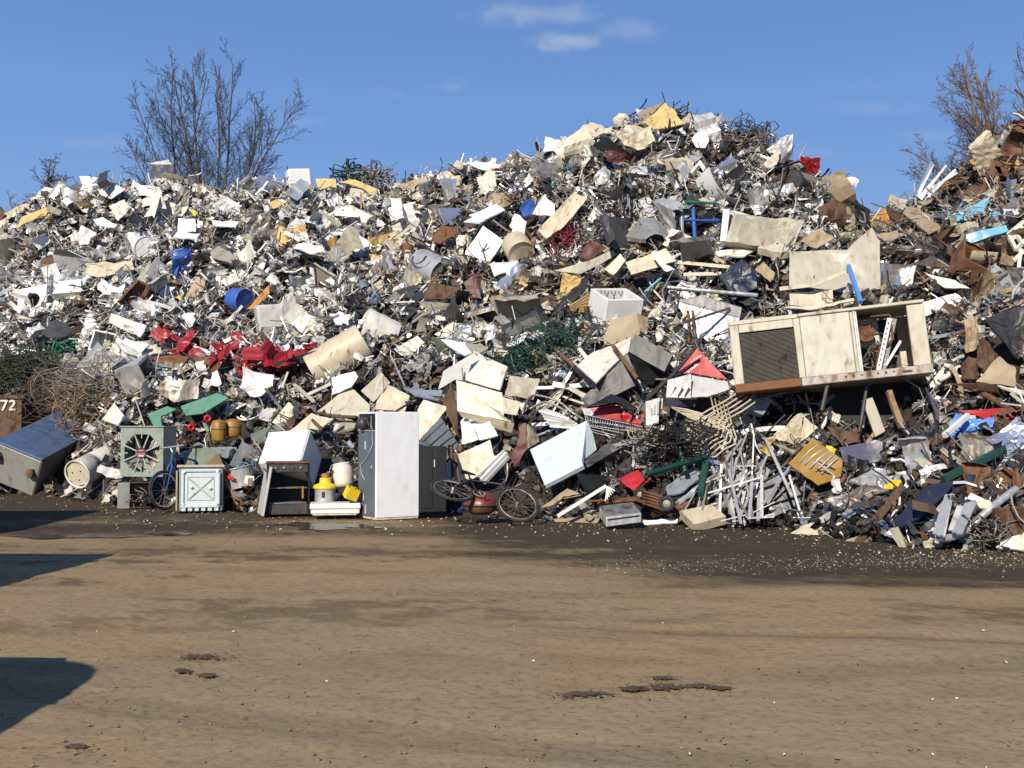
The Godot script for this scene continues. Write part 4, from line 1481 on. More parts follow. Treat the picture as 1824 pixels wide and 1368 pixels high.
	P("beige_tread", "long off-white ribbed plank", "offwhite", "k 505,1115 690,1160 780,1210 620,1200", "t", {"cat": "plank"})
	P("crumpled_sheet", "tan crushed rag", "tan", "k 920,980 990,965 1060,1080 1000,1110", "f", {"dent": .1})
	# --- the lower slope, above the row of appliances
	P("crumpled_sheet", "white crumpled box side", "white", "b 150,10 335,30 330,110 270,195 205,185 120,145", "f", {"dent": .05})
	P("flat_sheet", "clean white panel", "white", "b 725,45 880,5 905,45 860,110 725,165", "f")
	P("cabinet_door", "taupe cabinet door", "taupe", "b 920,135 1060,10 1120,80 1010,217", "f")
	P("cabinet_door", "stained beige door", "beige", "b 1030,200 1100,90 1250,165 1210,270 1020,265", "f")
	P("bent_plate", "large cream panel", "cream", "b 620,292 850,110 985,235 985,275 870,320 740,297", "t")
	P("bent_plate", "orange-stained cream panel", "cream", "b 320,352 430,210 492,270 400,382", "f")
	P("bent_plate", "long cream panel", "cream", "b 410,417 590,290 730,320 640,402 560,392 450,452", "t")
	P("tan_hatch", "dull tan box lid", "taupe", "b 740,307 890,347 870,397 760,432 660,402", "t", {"cat": "lid"})
	P("greygreen_sheet", "grey-green upright sheet", "greygreen", "b 170,432 405,340 402,457 290,512 180,470", "s", {"near": .6, "cat": "sheet"})
	P("bluegrey_sheet", "blue-grey shelf panel", "bluegrey", "b 1210,117 1475,140 1450,207 1290,167", "u", {"cat": "panel"})
	P("leaning_fridge", "", "cream", "b 1305,260 1345,195 1505,240 1420,360 1310,482", "f", {"near": .8, "label": "cream fridge side leaning behind the tall white fridge", "cat": "fridge side"})
	var rb := P("ribbed_door", "", "bluegrey", "b 1310,500 1462,320 1585,502 1475,642 1470,560 1380,530", "r", {"near": .6, "label": "grey ribbed door leaning between the cream fridge and black box", "cat": "door", "dent": .006})
	rods(rb, "rib", "grey", .012, ["b 1340,480 1480,350", "b 1370,520 1510,400", "b 1420,535 1540,445", "b 1465,560 1565,480"], .012)
	var cf := thing("cream_fridge", "cream fridge lying on its back above the small white cabinet", "fridge", hit(845, 715))
	P("upper_door", "", "cream", "c 200,65 510,150 525,312 590,352 207,272", "f", {"part_of": cf, "near": .9, "dent": .01})
	P("lower_door", "", "cream", "c 513,177 640,212 607,302 527,290", "f", {"part_of": cf, "near": .9, "dent": .01})
	P("bottom", "", "beige", "c 212,276 590,357 572,422 440,380 235,310", "d", {"part_of": cf, "near": .8})
	P("end", "", "brown", "c 100,200 165,100 200,250 190,440 150,330", "l", {"part_of": cf, "near": .7})
	P("taupe_cabinet", "taupe cabinet front", "taupe", "l 500,712 682,730 640,852 470,827", "f", {"near": .7, "cat": "cabinet"})
	var wf := thing("white_fridge", "big white rust-flecked fridge body tipped on its corner", "fridge", hit(845, 665))
	P("shaded_side", "", "white", "l 70,790 100,680 290,567 237,735 170,730", "d", {"part_of": wf, "near": .9, "dent": .008})
	P("front", "", "offwhite", "l 290,567 490,657 440,795 237,735", "t", {"part_of": wf, "near": .9, "dent": .01})
	P("white_cabinet", "", "white", "c 230,345 265,305 352,467 247,502", "l", {"near": .8, "label": "side of the small white cabinet below the cream fridge", "cat": "cabinet"})
	P("white_cabinet", "", "white", "c 265,305 405,300 472,422 352,467", "t", {"near": .8, "label": "small white cabinet below the cream fridge", "cat": "cabinet"})
	var cb := thing("cream_box", "cream dented appliance box beside the brown rusty plate", "box", hit(840, 825))
	P("front", "", "cream", "c 180,582 430,475 467,622 300,742 240,737", "f", {"part_of": cb, "near": .8, "dent": .02})
	P("side", "", "cream", "c 105,692 165,600 240,742 130,767", "l", {"part_of": cb, "near": .8})
	P("rusty_plate", "", "maroon", "c 625,367 682,360 690,522 600,660 500,620 540,590 615,500", "f", {"near": .7, "dent": .03, "label": "maroon rusted plate hanging beside the pale freezer lid", "cat": "plate"})
	P("olive_sheet", "olive-tan side panel", "taupe", "c 692,362 765,442 762,482 695,522", "r", {"near": .7, "cat": "panel"})
	var lid := thing("pale_freezer", "pale blue chest freezer lid standing on its corner", "freezer lid", hit(1005, 800))
	P("front", "", "paleblue", "c 700,537 1085,337 1050,612 1060,642 800,777", "t", {"part_of": lid, "near": 1.2, "dent": .004, "thick": .08})
	P("end", "", "paleblue", "c 1085,337 1130,440 1150,535 1052,612", "r", {"part_of": lid, "near": 1.15, "dent": .004})
	P("sticker", "", "white", "c 735,580 790,555 820,650 770,672", "t", {"part_of": lid, "near": 1.28, "dent": .001, "thick": .002})
	P("wavy_sheet", "long dark wavy sheet", "bluegrey", "c 1060,612 1260,502 1550,390 1490,480 1280,512 1150,602", "u", {"near": .7, "dent": .03, "cat": "sheet"})
	P("red_sheet", "bright red door panel", "red", "c 1095,242 1315,237 1312,337 1150,312", "f", {"near": .5, "dent": .008, "cat": "panel"})
	P("red_sheet", "small red panel", "red", "c 1320,287 1405,287 1370,347 1320,337", "f", {"near": .5, "cat": "panel"})
	P("red_sheet", "white-striped red panel", "red", "c 1380,352 1480,282 1482,387 1420,412", "f", {"near": .5, "cat": "panel"})
	P("small_sheet", "white small panel", "lightgrey", "c 1045,252 1150,257 1162,312 1070,302", "f", {"near": .6, "cat": "panel"})
	P("black_hood", "black ridge-like hood", "black", "c 1080,242 1250,150 1425,252 1400,267 1250,202", "u", {"near": .7, "cat": "hood"})
	P("black_sheet", "", "darkgrey", "l 930,852 1210,582 1282,752 1180,802 980,892", "f", {"near": .5, "dent": .02, "label": "long dark truck bed side between the white fender and red panels", "cat": "truck bed"})
	P("dark_tray", "", "darkgrey", "l 1250,452 1482,582 1430,682 1215,562", "f", {"near": .8, "dent": .006, "thick": .12, "label": "dark grey tray tipped beside the red cart sign", "cat": "tray"})
	P("black_inside", "black tray inside", "black", "l 1210,572 1420,692 1400,742 1290,732", "s", {"near": .4, "cat": "tray"})
	P("white_fender", "", "offwhite", "l 905,652 1000,570 1230,470 1212,560 1100,670 1020,752", "u", {"near": .8, "dent": .012, "label": "long curved white fender below the green netting"})
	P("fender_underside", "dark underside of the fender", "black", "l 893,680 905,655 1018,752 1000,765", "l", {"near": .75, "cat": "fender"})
	P("tan_cabinet", "", "tan", "l 1060,482 1110,370 1265,330 1282,452 1210,522 1070,522", "f", {"near": .7, "dent": .012, "label": "tan filing cabinet below the open freezer", "cat": "cabinet"})
	P("drawer_face", "tan drawer front with a handle", "tan", "l 1270,330 1332,357 1327,452 1277,457", "r", {"near": .75, "cat": "drawer"})
	var gr := P("filter_grid", "", "mustard", "l 845,292 990,200 987,337 845,312", "f", {"near": .6, "dent": .003, "label": "yellow wire grid in a dark frame beside the open freezer", "cat": "grid"})
	var gl := []
	for k in 9:
		gl.append("l %d,%d %d,%d" % [855 + k * 15, 290 - k * 10, 855 + k * 15, 315 + k * 3])
	for k in 6:
		gl.append("l %d,%d %d,%d" % [848, 296 + k * 3, 985, 212 + k * 24])
	rods(gr, "wire", "straw", .008, gl, .02)
	P("black_band", "dark slanted band", "darkgrey", "l 665,382 780,282 968,108 962,182 800,332 720,362", "s", {"near": .55, "cat": "band"})
	var sg := P("cart_sign", "", "red", "l 1480,700 1625,537 1720,642 1810,732 1600,692", "f", {"near": .6, "dent": .006, "label": "red cart sign with white lettering beside the rooftop unit", "cat": "sign"})
	words(sg, "Please Return Carts", "l 1572,648", .046, "white", .70)
	words(sg, "in Stalls", "l 1600,662", .046, "white", .70)
	P("sign_edging", "dark edge of the cart sign", "darkgrey", "l 1250,880 1440,742 1620,525 1625,540 1482,705 1320,860", "l", {"near": .62, "cat": "frame"})
	var sh := thing("shelf_unit", "pale grey shelf unit with louvres beside the rooftop unit", "shelf", hit(1240, 690))
	P("louvre_front", "", "lightgrey", "l 1450,732 1590,697 1590,842 1440,837", "f", {"part_of": sh, "near": .8, "dent": .004})
	P("side", "", "lightgrey", "l 1592,695 1810,742 1820,790 1690,832 1592,837", "t", {"part_of": sh, "near": .8, "dent": .01})
	for k in 3:
		P("louvre", "", "white", "l %d,745 %d,%d %d,765" % [1468 + k * 40, 1468 + k * 40, 830, 1500 + k * 40], "l", {"part_of": sh, "near": .9, "dent": .004, "thick": .01})
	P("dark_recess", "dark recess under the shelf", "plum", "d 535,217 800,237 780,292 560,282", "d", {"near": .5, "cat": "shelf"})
	var sw := P("slotted_sheet", "", "lightgrey", "d 390,237 500,207 492,402 395,432", "f", {"near": .9, "dent": .005, "label": "grey slotted panel beside the tangle of black wire", "cat": "panel"})
	rods(sw, "slot", "white", .016, ["d 440,290 438,350", "d 462,260 458,340", "d 490,240 486,340", "d 520,215 516,300"], .01)
	P("roofing_sheet", "", "galv", "j 60,382 200,360 400,420 390,470 270,672 220,622", "f", {"near": .5, "ribs": 7, "dent": .004, "label": "corrugated metal roofing behind the rooftop unit", "cat": "roofing sheet"})
	# --- at the foot
	P("wood_board", "", "oldwood", "e 610,207 680,185 770,420 700,460", "f", {"near": .9, "thick": .05, "dent": .004, "label": "weathered white board standing before the black box body", "cat": "board"})
	P("wood_post", "", "wood", "e 780,140 815,135 845,220 905,380 870,402 815,240", "f", {"near": .9, "thick": .09, "dent": .01, "label": "brown split post standing before the black box body", "cat": "post"})
	var orr := P("orange_rack", "", "mustard", "e 95,652 270,480 470,622 460,740 300,802", "t", {"near": .7, "dent": .015, "label": "orange-brown panel with bent metal rods at the foot", "cat": "panel"})
	rods(orr, "rod", "galv", .014, ["e 170,640 240,560 300,515", "e 205,660 270,590 340,545", "e 245,680 310,610 380,560", "e 285,700 350,640 415,580", "e 325,720 390,650 440,610"])
	rods(orr, "seam", "black", .01, ["e 150,560 420,690"], .012)
	var tr := P("trunk_lid", "", "navy", "d 1260,882 1480,757 1640,1012 1380,1132", "f", {"near": .6, "dent": .006, "thick": .06, "label": "navy blue trunk lid with hinges lying at the foot", "cat": "trunk lid"})
	rods(tr, "strap", "black", .018, ["d 1275,925 1530,835", "d 1355,1040 1605,965", "d 1262,884 1480,760 1638,1012"], .02)
	rods(tr, "rod", "galv", .01, ["d 1395,885 1480,990", "d 1490,1040 1520,1080 1570,1050"])
	P("plum_plate", "", "plum", "e 445,547 700,485 745,500 762,627 590,667 480,642", "f", {"near": .8, "dent": .012, "label": "purple-grey glossy plate with a wooden stick across it", "cat": "plate"})
	P("brown_rect", "dark brown panel", "brown", "e 360,392 600,450 592,492 470,527", "f", {"near": .6, "cat": "panel"})
	P("wood_stick", "", "wood", "e 545,622 680,430 702,440 582,627", "f", {"near": 1.0, "thick": .04, "dent": .003, "label": "tan wooden stick lying across the purple-grey plate", "cat": "stick"})
	P("dark_box", "dark box with a small white tag", "darkgrey", "e 735,492 855,440 887,540 790,572", "f", {"near": .7, "thick": .2, "cat": "box"})
	P("tag", "small white tag", "white", "e 795,537 832,530 835,548 797,556", "f", {"near": .85, "cat": "tag"})
	P("yellow_bit", "small bright yellow piece", "yellow", "e 365,512 432,545 410,577 355,547", "f", {"near": .95, "cat": "scrap"})
	P("cream_cloth", "cream crumpled sheet", "beige", "e 0,472 100,410 200,385 187,500 60,512", "t", {"near": .6, "dent": .05, "cat": "sheet"})
	P("cream_cloth", "beige upright flap", "beige", "e 205,332 300,402 180,502", "f", {"near": .7, "dent": .02, "cat": "flap"})
	P("blue_tarp", "", "brightblue", "e 1180,432 1260,305 1400,340 1530,330 1522,382 1380,420 1250,472", "t", {"near": .7, "dent": .03, "label": "bright blue folded piece before the red car side", "cat": "panel"})
	P("red_car_sheet", "", "red", "e 1270,282 1520,262 1735,260 1760,392 1560,392 1420,312", "t", {"near": .5, "dent": .03, "label": "long red car side behind the bright blue piece", "cat": "car side"})
	P("wheel_arch", "", "brown", "e 1010,522 1140,440 1262,482 1242,602 1170,492", "f", {"near": .7, "dent": .01, "thick": .15, "label": "brown wheel arch below the bright blue piece", "cat": "wheel arch"})
	P("long_plank", "", "navy", "e 800,1072 1060,802 1240,770 1232,812 1050,1002 880,1092", "t", {"near": .5, "dent": .01, "label": "long dark navy plank leaning at the foot", "cat": "plank"})
	P("ground_slab", "grey-brown slab flat on the dirt", "taupe", "e 380,1222 700,1090 782,1082 520,1242", "u", {"near": .15, "cat": "slab"})
	P("dirty_sheet", "", "cream", "e 105,1122 190,1080 400,1050 470,1112 280,1152 120,1147", "u", {"near": .2, "dent": .03, "label": "dirty cream sheet lying on the dirt below the trunk lid", "cat": "sheet"})
	P("torn_piece", "torn tan piece", "taupe", "e 1040,1182 1190,1172 1180,1222 1050,1232", "f", {"near": .3, "cat": "scrap"})
	P("torn_piece", "torn tan upright piece", "taupe", "e 820,1122 880,1100 920,1252 870,1252", "l", {"near": .3, "cat": "scrap"})
	P("corner_sheet", "", "offwhite", "e 1540,1232 1640,1165 1760,1110 1760,1252", "t", {"near": .3, "label": "off-white panel corner at the very end of the foot", "cat": "panel"})
	P("grey_tub", "", "lightgrey", "e 1580,562 1650,545 1760,552 1760,662 1640,622", "t", {"near": .4, "dent": .02, "label": "pale grey tub side near the end of the foot", "cat": "tub"})
	P("foil_sheet", "silvery creased sheet", "galv", "e 500,760 700,660 960,680 940,760 640,800", "u", {"near": .3, "dent": .06, "cat": "sheet"})
	P("foil_sheet", "brown creased sheet", "dull", "e 330,900 640,790 800,820 560,930 420,940", "t", {"near": .3, "dent": .05, "cat": "sheet"})
	P("beige_wedge", "tan folded board", "taupe", "e 970,620 1010,600 1110,660 1080,705", "f", {"near": .5, "cat": "board"})
	P("cream_case", "", "beige", "d 660,1087 900,1032 1012,1127 767,1187", "u", {"near": .9, "dent": .003, "thick": .15, "label": "cream box lid tilted at the foot below the aluminium channels", "cat": "box lid"})
	P("white_trim", "white trim strip", "white", "d 960,1217 1100,1167 1122,1187 980,1232", "u", {"near": .2, "cat": "strip"})
	P("white_slab", "white slab on the dirt", "white", "c 1465,1017 1700,1002 1692,1032 1472,1047", "t", {"near": .25, "cat": "slab"})
	P("wood_sheet", "", "tan", "c 860,1012 1040,985 1205,952 1150,1042 880,1037", "u", {"near": .25, "dent": .015, "label": "warped tan board lying on the dirt beside the grey box", "cat": "board"})
	P("hard_board", "warped brown board", "tan", "c 770,930 950,795 1040,835 960,830 830,920", "t", {"near": .6, "cat": "board"})
	P("fender", "", "bluegrey", "d 550,892 770,740 802,832 680,942 560,977", "t", {"near": .6, "dent": .02, "label": "grey-blue car fender curving behind the rusty mower wheel"})
	P("fender", "", "bluegrey", "d 610,1022 700,960 802,872 762,962 640,1047", "f", {"near": .6, "dent": .02, "label": "second grey-blue fender under the first one"})
	P("blue_bin", "", "bluegrey", "d 1140,272 1230,170 1370,232 1300,342", "f", {"near": .8, "dent": .015, "thick": .2, "label": "blue-grey metal bin below the corner of the rooftop unit", "cat": "bin"})
	P("red_tray", "", "red", "d 180,842 330,760 385,842 300,927 240,892", "t", {"near": .6, "dent": .01, "label": "flat red tray above the rusty mower wheel", "cat": "tray"})
	P("red_flap", "small red flap", "red", "d 385,872 430,822 422,862", "f", {"near": .6, "cat": "flap"})
	P("crumpled_sheet", "tan crumpled sheet", "beige", "d 1290,532 1450,450 1610,402 1600,502 1380,562", "t", {"near": .5, "dent": .05})
	P("crumpled_sheet", "yellowish crumpled sheet", "straw", "d 1240,622 1360,540 1372,652 1340,702", "f", {"near": .6, "dent": .05})
	P("tan_strip", "thin tan board", "taupe", "d 1380,562 1560,630 1530,650", "u", {"near": .6, "cat": "board"})
	P("green_board", "", "seagreen", "a 1220,240 1470,152 1545,185 1370,290 1260,305", "t", {"near": .6, "dent": .006, "label": "sea-green frame board above the fan unit", "cat": "board"})
	P("green_angle", "", "seagreen", "a 995,290 1130,240 1200,262 1065,300 1100,385 1045,385", "t", {"near": .6, "dent": .004, "label": "bent sea-green angle frame above the fan unit", "cat": "frame"})
	P("navy_tile", "navy sheet end", "navy", "a 1470,152 1510,150 1560,180 1500,212", "t", {"near": .62, "cat": "sheet"})
	P("rusty_beam", "rusty long car underside", "rust", "f 900,1215 1080,1210 1230,1220 1400,1280 1420,1330 1100,1330 930,1290", "f", {"dent": .05, "near": .1, "cat": "car underside"})
	P("blue_rust_hood", "blue-grey rusting hood", "bluegrey", "f 920,1280 960,1240 1060,1225 1080,1290 1000,1310", "t", {"dent": .03, "near": .35, "cat": "hood"})
	P("wood_crate", "weathered grey crate side", "dull", "a 1060,130 1120,70 1360,60 1350,200 1180,215", "f", {"near": .2, "dent": .04, "cat": "crate"})
	P("white_bottle", "small white torn scrap", "white", "a 1420,100 1440,20 1475,0 1505,90 1480,115", "f", {"near": .5, "dent": .02, "cat": "scrap"})
	P("dirty_board", "white dirty board", "offwhite", "a 690,330 780,225 845,310 800,375", "t", {"near": .4, "cat": "board"})
	P("olive_hood", "", "olive", "a 1230,560 1330,475 1480,550 1360,655 1240,630", "t", {"near": .8, "dent": .02, "label": "olive hood behind the white-blue washer base", "cat": "hood"})
	P("brown_board", "", "wood", "a 1370,650 1475,560 1650,900 1610,920 1500,700", "r", {"near": .8, "thick": .05, "dent": .006, "label": "brown warped board leaning behind the washer base", "cat": "board"})
	P("blue_table", "blue-grey table top", "bluegrey", "a 1420,525 1600,515 1590,590 1500,600", "u", {"near": .5, "cat": "table top"})
	P("grey_box_side", "grey box side", "grey", "a 1545,650 1640,480 1760,560 1720,650", "r", {"near": .7, "cat": "box"})
	P("white_hatch", "white small hatch", "white", "a 1140,430 1190,405 1205,440 1150,510", "f", {"near": .4, "cat": "hatch"})

func build_bars():
	rng.seed = 2718
	L("bent_tube", "", "white", "i 345,590 328,650 340,700 372,735 430,752 520,780", .13, {"smooth": true, "flatten": .45, "near": .8, "label": "bent white tube standing out below the peak", "cat": "tube"})
	L("white_post", "white post", "white", "i 392,740 372,935", .1, {"near": .6, "sides": 4})
	L("white_post", "off-white post", "offwhite", "i 972,665 1048,880", .12, {"near": .7, "sides": 4})
	L("white_post", "thin white post", "white", "i 790,740 945,685", .05, {"near": .7, "sides": 4})
	L("steel_pole", "long steel pole", "galv", "i 35,1205 580,1252", .045, {"near": .7})
	L("cream_lath", "cream lath", "cream", "i 95,1050 410,1080", .05, {"near": .6, "sides": 4})
	L("cream_lath", "lower cream lath", "cream", "i 130,1125 360,1120", .05, {"near": .6, "sides": 4})
	L("cream_lath", "slanted cream lath", "beige", "i 170,930 340,1050", .035, {"near": .6, "sides": 4})
	L("cream_lath", "second slanted lath", "beige", "i 190,930 380,1055", .035, {"near": .65, "sides": 4})
	L("cream_lath", "long cream lath", "cream", "j 590,325 760,305 935,235", .05, {"near": 1.2, "sides": 4})
	L("blue_pole", "", "brightblue", "j 938,208 1000,392", .05, {"near": 1.4, "sides": 4, "label": "blue metal leg leaning on the beige sheet", "cat": "leg"})
	L("black_tube", "black bent tube frame", "black", "i 1020,680 1110,660 1250,740 1215,890", .07, {"near": .5})
	L("black_tube", "black short tube", "black", "i 1110,660 1085,890", .06, {"near": .5})
	L("blue_tube", "blue frame tube", "blue", "i 130,795 390,800", .04, {"near": .5})
	L("blue_tube", "blue upright tube", "blue", "i 185,720 200,930", .05, {"near": .5})
	L("blue_tube", "thin blue upright tube", "bluegrey", "i 115,730 125,1030", .05, {"near": .5})
	L("green_tube", "green thin tube", "green", "i 135,680 330,690", .025, {"near": .6})
	L("steel_tube", "", "galv", "q 1005,660 1240,350", .05, {"near": .8, "label": "shiny steel tube leaning beside the tan rags", "cat": "tube"})
	L("steel_tube", "short steel tube", "galv", "q 1110,310 1220,240", .05, {"near": .6})
	L("dark_pole", "", "darkgrey", "j 848,735 805,940", .035, {"near": 1.1, "label": "dark pole standing before the black box body", "cat": "pole"})
	L("dark_pole", "thin dark pole", "darkgrey", "e 640,110 590,430", .03, {"near": 1.0})
	L("rust_pole", "rusty pole", "rust", "l 1120,525 1265,720", .04, {"near": 1.1})
	L("rust_pole", "rusty thin pole", "rust", "l 700,480 890,650", .035, {"near": .7})
	L("white_pole", "white short pole", "offwhite", "l 885,500 970,610", .04, {"near": .7})
	L("rust_rod", "rusty upright rod", "rust", "l 1570,280 1580,510", .025, {"near": .8})
	L("rust_rod", "second rusty upright rod", "rust", "l 1600,300 1605,520", .025, {"near": .8})
	L("rust_rod", "long rusty cross rod", "dull", "l 1540,390 1824,300", .025, {"near": .9})
	L("roof_pole", "dark pole against the sky", "darkgrey", "h 535,320 552,400", .07, {"near": .1})
	L("sky_hoop", "dark hoop against the sky", "dull", "i 600,320 605,290 640,265 690,290", .05, {"near": .1, "smooth": true})
	L("diagonal_bar", "long dark diagonal bar", "darkgrey", "g 960,500 1270,330", .04, {"near": .5})
	L("diagonal_bar", "brown diagonal bar", "rust", "g 60,680 420,420", .07, {"near": .4, "sides": 4})
	L("diagonal_bar", "brown lower diagonal bar", "brown", "g 0,920 160,790", .07, {"near": .5, "sides": 4})
	L("white_bar", "white slanted bar", "white", "g 935,950 1110,760", .05, {"near": .6, "sides": 4})
	L("white_bar", "second white slanted bar", "offwhite", "g 970,930 1140,770", .05, {"near": .6, "sides": 4})
	L("cream_stud", "cream stud", "cream", "b 475,95 605,210", .035, {"near": .8, "sides": 4})
	L("cream_stud", "grey stud", "lightgrey", "b 560,165 720,90", .04, {"near": .8, "sides": 4})
	L("dark_strap", "", "brown", "b 440,190 560,270 740,310 890,315", .03, {"near": 1.0, "smooth": true, "label": "brown strap curving over the large cream panel", "cat": "strap"})
	L("dark_strap", "dark slanted strap", "brown", "b 470,215 660,400", .035, {"near": 1.0})
	L("brown_rail", "brown rail at the cream box", "brown", "c 165,520 180,755", .03, {"near": 1.1})
	L("brown_rail", "second brown rail", "brown", "c 190,560 225,755", .03, {"near": 1.1})
	L("white_rail", "bundle of white rail", "white", "c 370,740 540,560", .04, {"near": 1.0, "sides": 4})
	L("white_rail", "second white rail", "offwhite", "c 350,715 525,545", .035, {"near": 1.0, "sides": 4})
	L("white_rail", "third white rail", "lightgrey", "c 390,760 555,585", .035, {"near": 1.0, "sides": 4})
	L("green_pole", "", "darkgreen", "d 400,805 860,665", .05, {"near": 1.0, "label": "dark green tube lying below the chair frames", "cat": "tube"})
	L("green_pole", "dark green upright tube", "darkgreen", "d 650,600 700,780", .04, {"near": .9})
	L("green_pole", "dark green short tube", "darkgreen", "d 860,700 815,960", .06, {"near": .9, "sides": 4})
	L("green_strip", "dark green long strip", "darkgreen", "r 480,780 920,560", .06, {"near": .5, "sides": 4})
	L("rust_beam", "", "rust", "d 440,1110 660,1060 760,1015", .055, {"near": .4, "label": "rusty beam lying behind the cream box lid", "cat": "beam"})
	L("rust_rail", "long rusty rail", "rust", "c 1160,900 1420,875 1560,930", .03, {"near": .6})
	L("white_stand", "", "white", "c 885,985 1215,780", .035, {"near": .8, "sides": 4, "label": "long white angle strip reaching up to the wire fan", "cat": "strip"})
	for k in 6:
		L("wire_fan", "white thin fan wire", "white", "c %d,%d %d,%d" % [1222, 785, 1210 + k * 13, 885 - k * 14], .01, {"near": .9, "group": "white wires of a fan-shaped rack", "cat": "wire"})
	# the shiny strips that stick up into the sky
	for s in ["k 440,650 540,442", "k 455,655 556,458", "k 465,662 600,500", "k 478,670 630,465", "k 500,680 655,520", "k 520,640 690,490", "k 545,600 700,508"]:
		L("steel_strip", "shiny upright steel strip", "steel" if rng.randf() < .6 else "galv", s, .1, {"near": .3, "sides": 4, "flatten": .35, "group": "shiny strips sticking up against the sky", "cat": "strip"})
	# aluminium channels heaped at the foot
	var n := 0
	for i in 62:
		var a := rng.randf_range(-.62, .5) + PI / 2
		var c := Vector2(1318 + rng.randfn() * 36, 866 + rng.randfn() * 32)
		var h := rng.randf_range(18, 64)
		var v := Vector2(cos(a), -sin(a)) * h
		if i % 4 == 0:
			v = v.rotated(rng.randf_range(.6, 1.4))
		var p0 := c - v
		var p1 := c + v
		p0.y = minf(p0.y, 934 - rng.randf() * 14)
		p1.y = minf(p1.y, 934 - rng.randf() * 14)
		var pl := "p %d,%d %d,%d" % [p0.x, p0.y, p1.x, p1.y]
		if i % 3 == 0:
			var bend := (p0 + p1) / 2.0 + Vector2(rng.randfn(), rng.randfn()) * 7.0
			pl = "p %d,%d %d,%d %d,%d" % [p0.x, p0.y, bend.x, bend.y, p1.x, p1.y]
		L("aluminium_channel", ["long", "short"][int(h < 42)] + " " + ["light grey", "bare", "bare", "white", "dull"][i % 5] + " aluminium channel", ["lightgrey", "galv", "galv", "white", "dull"][i % 5], pl, rng.randf_range(.014, .036), {"near": .45 + rng.randf() * .5, "sides": 4, "flatten": .45, "group": "aluminium channels heaped at the foot", "cat": "channel"})
	for s in ["e 1120,1140 1205,870", "e 1135,1145 1212,865", "e 1150,1150 1216,880", "e 1165,1155 1218,890", "e 1230,1115 1290,945", "e 1255,1130 1345,925", "e 1270,1135 1365,920", "e 1285,1140 1385,915"]:
		L("aluminium_strip", "ribbed upright metal strip", "galv" if rng.randf() < .6 else "lightgrey", s, .05, {"near": .7, "sides": 4, "flatten": .3, "group": "ribbed strips beside the navy plank", "cat": "strip"})
	L("flex_hose", "", "galv", "e 1130,1180 1300,1130 1500,960 1680,820", .05, {"near": .6, "smooth": true, "label": "silver flexible hose curving beside the ribbed strips", "cat": "hose"})
	L("purple_hose", "", "plum", "e 950,500 1080,430 1130,330 1100,230 1060,150", .03, {"near": 1.0, "smooth": true, "label": "purple hose hanging beside the black box body", "cat": "hose"})
	L("white_stick", "", "white", "e 1180,455 1345,310", .045, {"near": .95, "sides": 4, "label": "white lath lying across the bright blue piece", "cat": "lath"})
	L("curved_trim", "pale curved trim", "offwhite", "q 590,1260 680,1200 710,1130 640,1110", .04, {"near": .8, "smooth": true})
	L("side_rail", "", "rust", "j 1440,800 1560,820 1700,900 1824,960", .05, {"near": .4, "smooth": true, "label": "rusty bent rail above the red car side", "cat": "rail"})
	# white lattice crate at the end
	for s in ["k 1010,880 1108,800", "k 1020,920 1108,845", "k 1060,975 1125,905", "k 1010,880 1060,975", "k 1045,850 1100,945", "k 1080,822 1125,905", "k 1040,1040 1110,980", "k 1060,1090 1108,1150", "k 1090,975 1075,1105"]:
		L("lattice_bar", "off-white lattice bar", "offwhite", s, .045, {"near": 1.2, "sides": 4, "group": "bars of the broken lattice crate", "cat": "bar"})
	# strips of the red wreck's frame and rim
	for s in ["c 650,290 700,180 790,175 900,215 980,280 1060,330", "c 700,260 800,215 900,250 960,300"]:
		L("bicycle_hoop", "bent bicycle rim", "dull", s, .022, {"near": 1.0, "smooth": true})
	for i in 9:
		var y := 240 + i * 17
		L("steel_rail", "pale rail", ["galv", "lightgrey", "white"][i % 3], "c %d,%d %d,%d" % [740 + i * 12, y, 930 + i * 18, y + 66 - i * 6], .025, {"near": .9, "sides": 4, "group": "rails lying behind the pale freezer lid"})

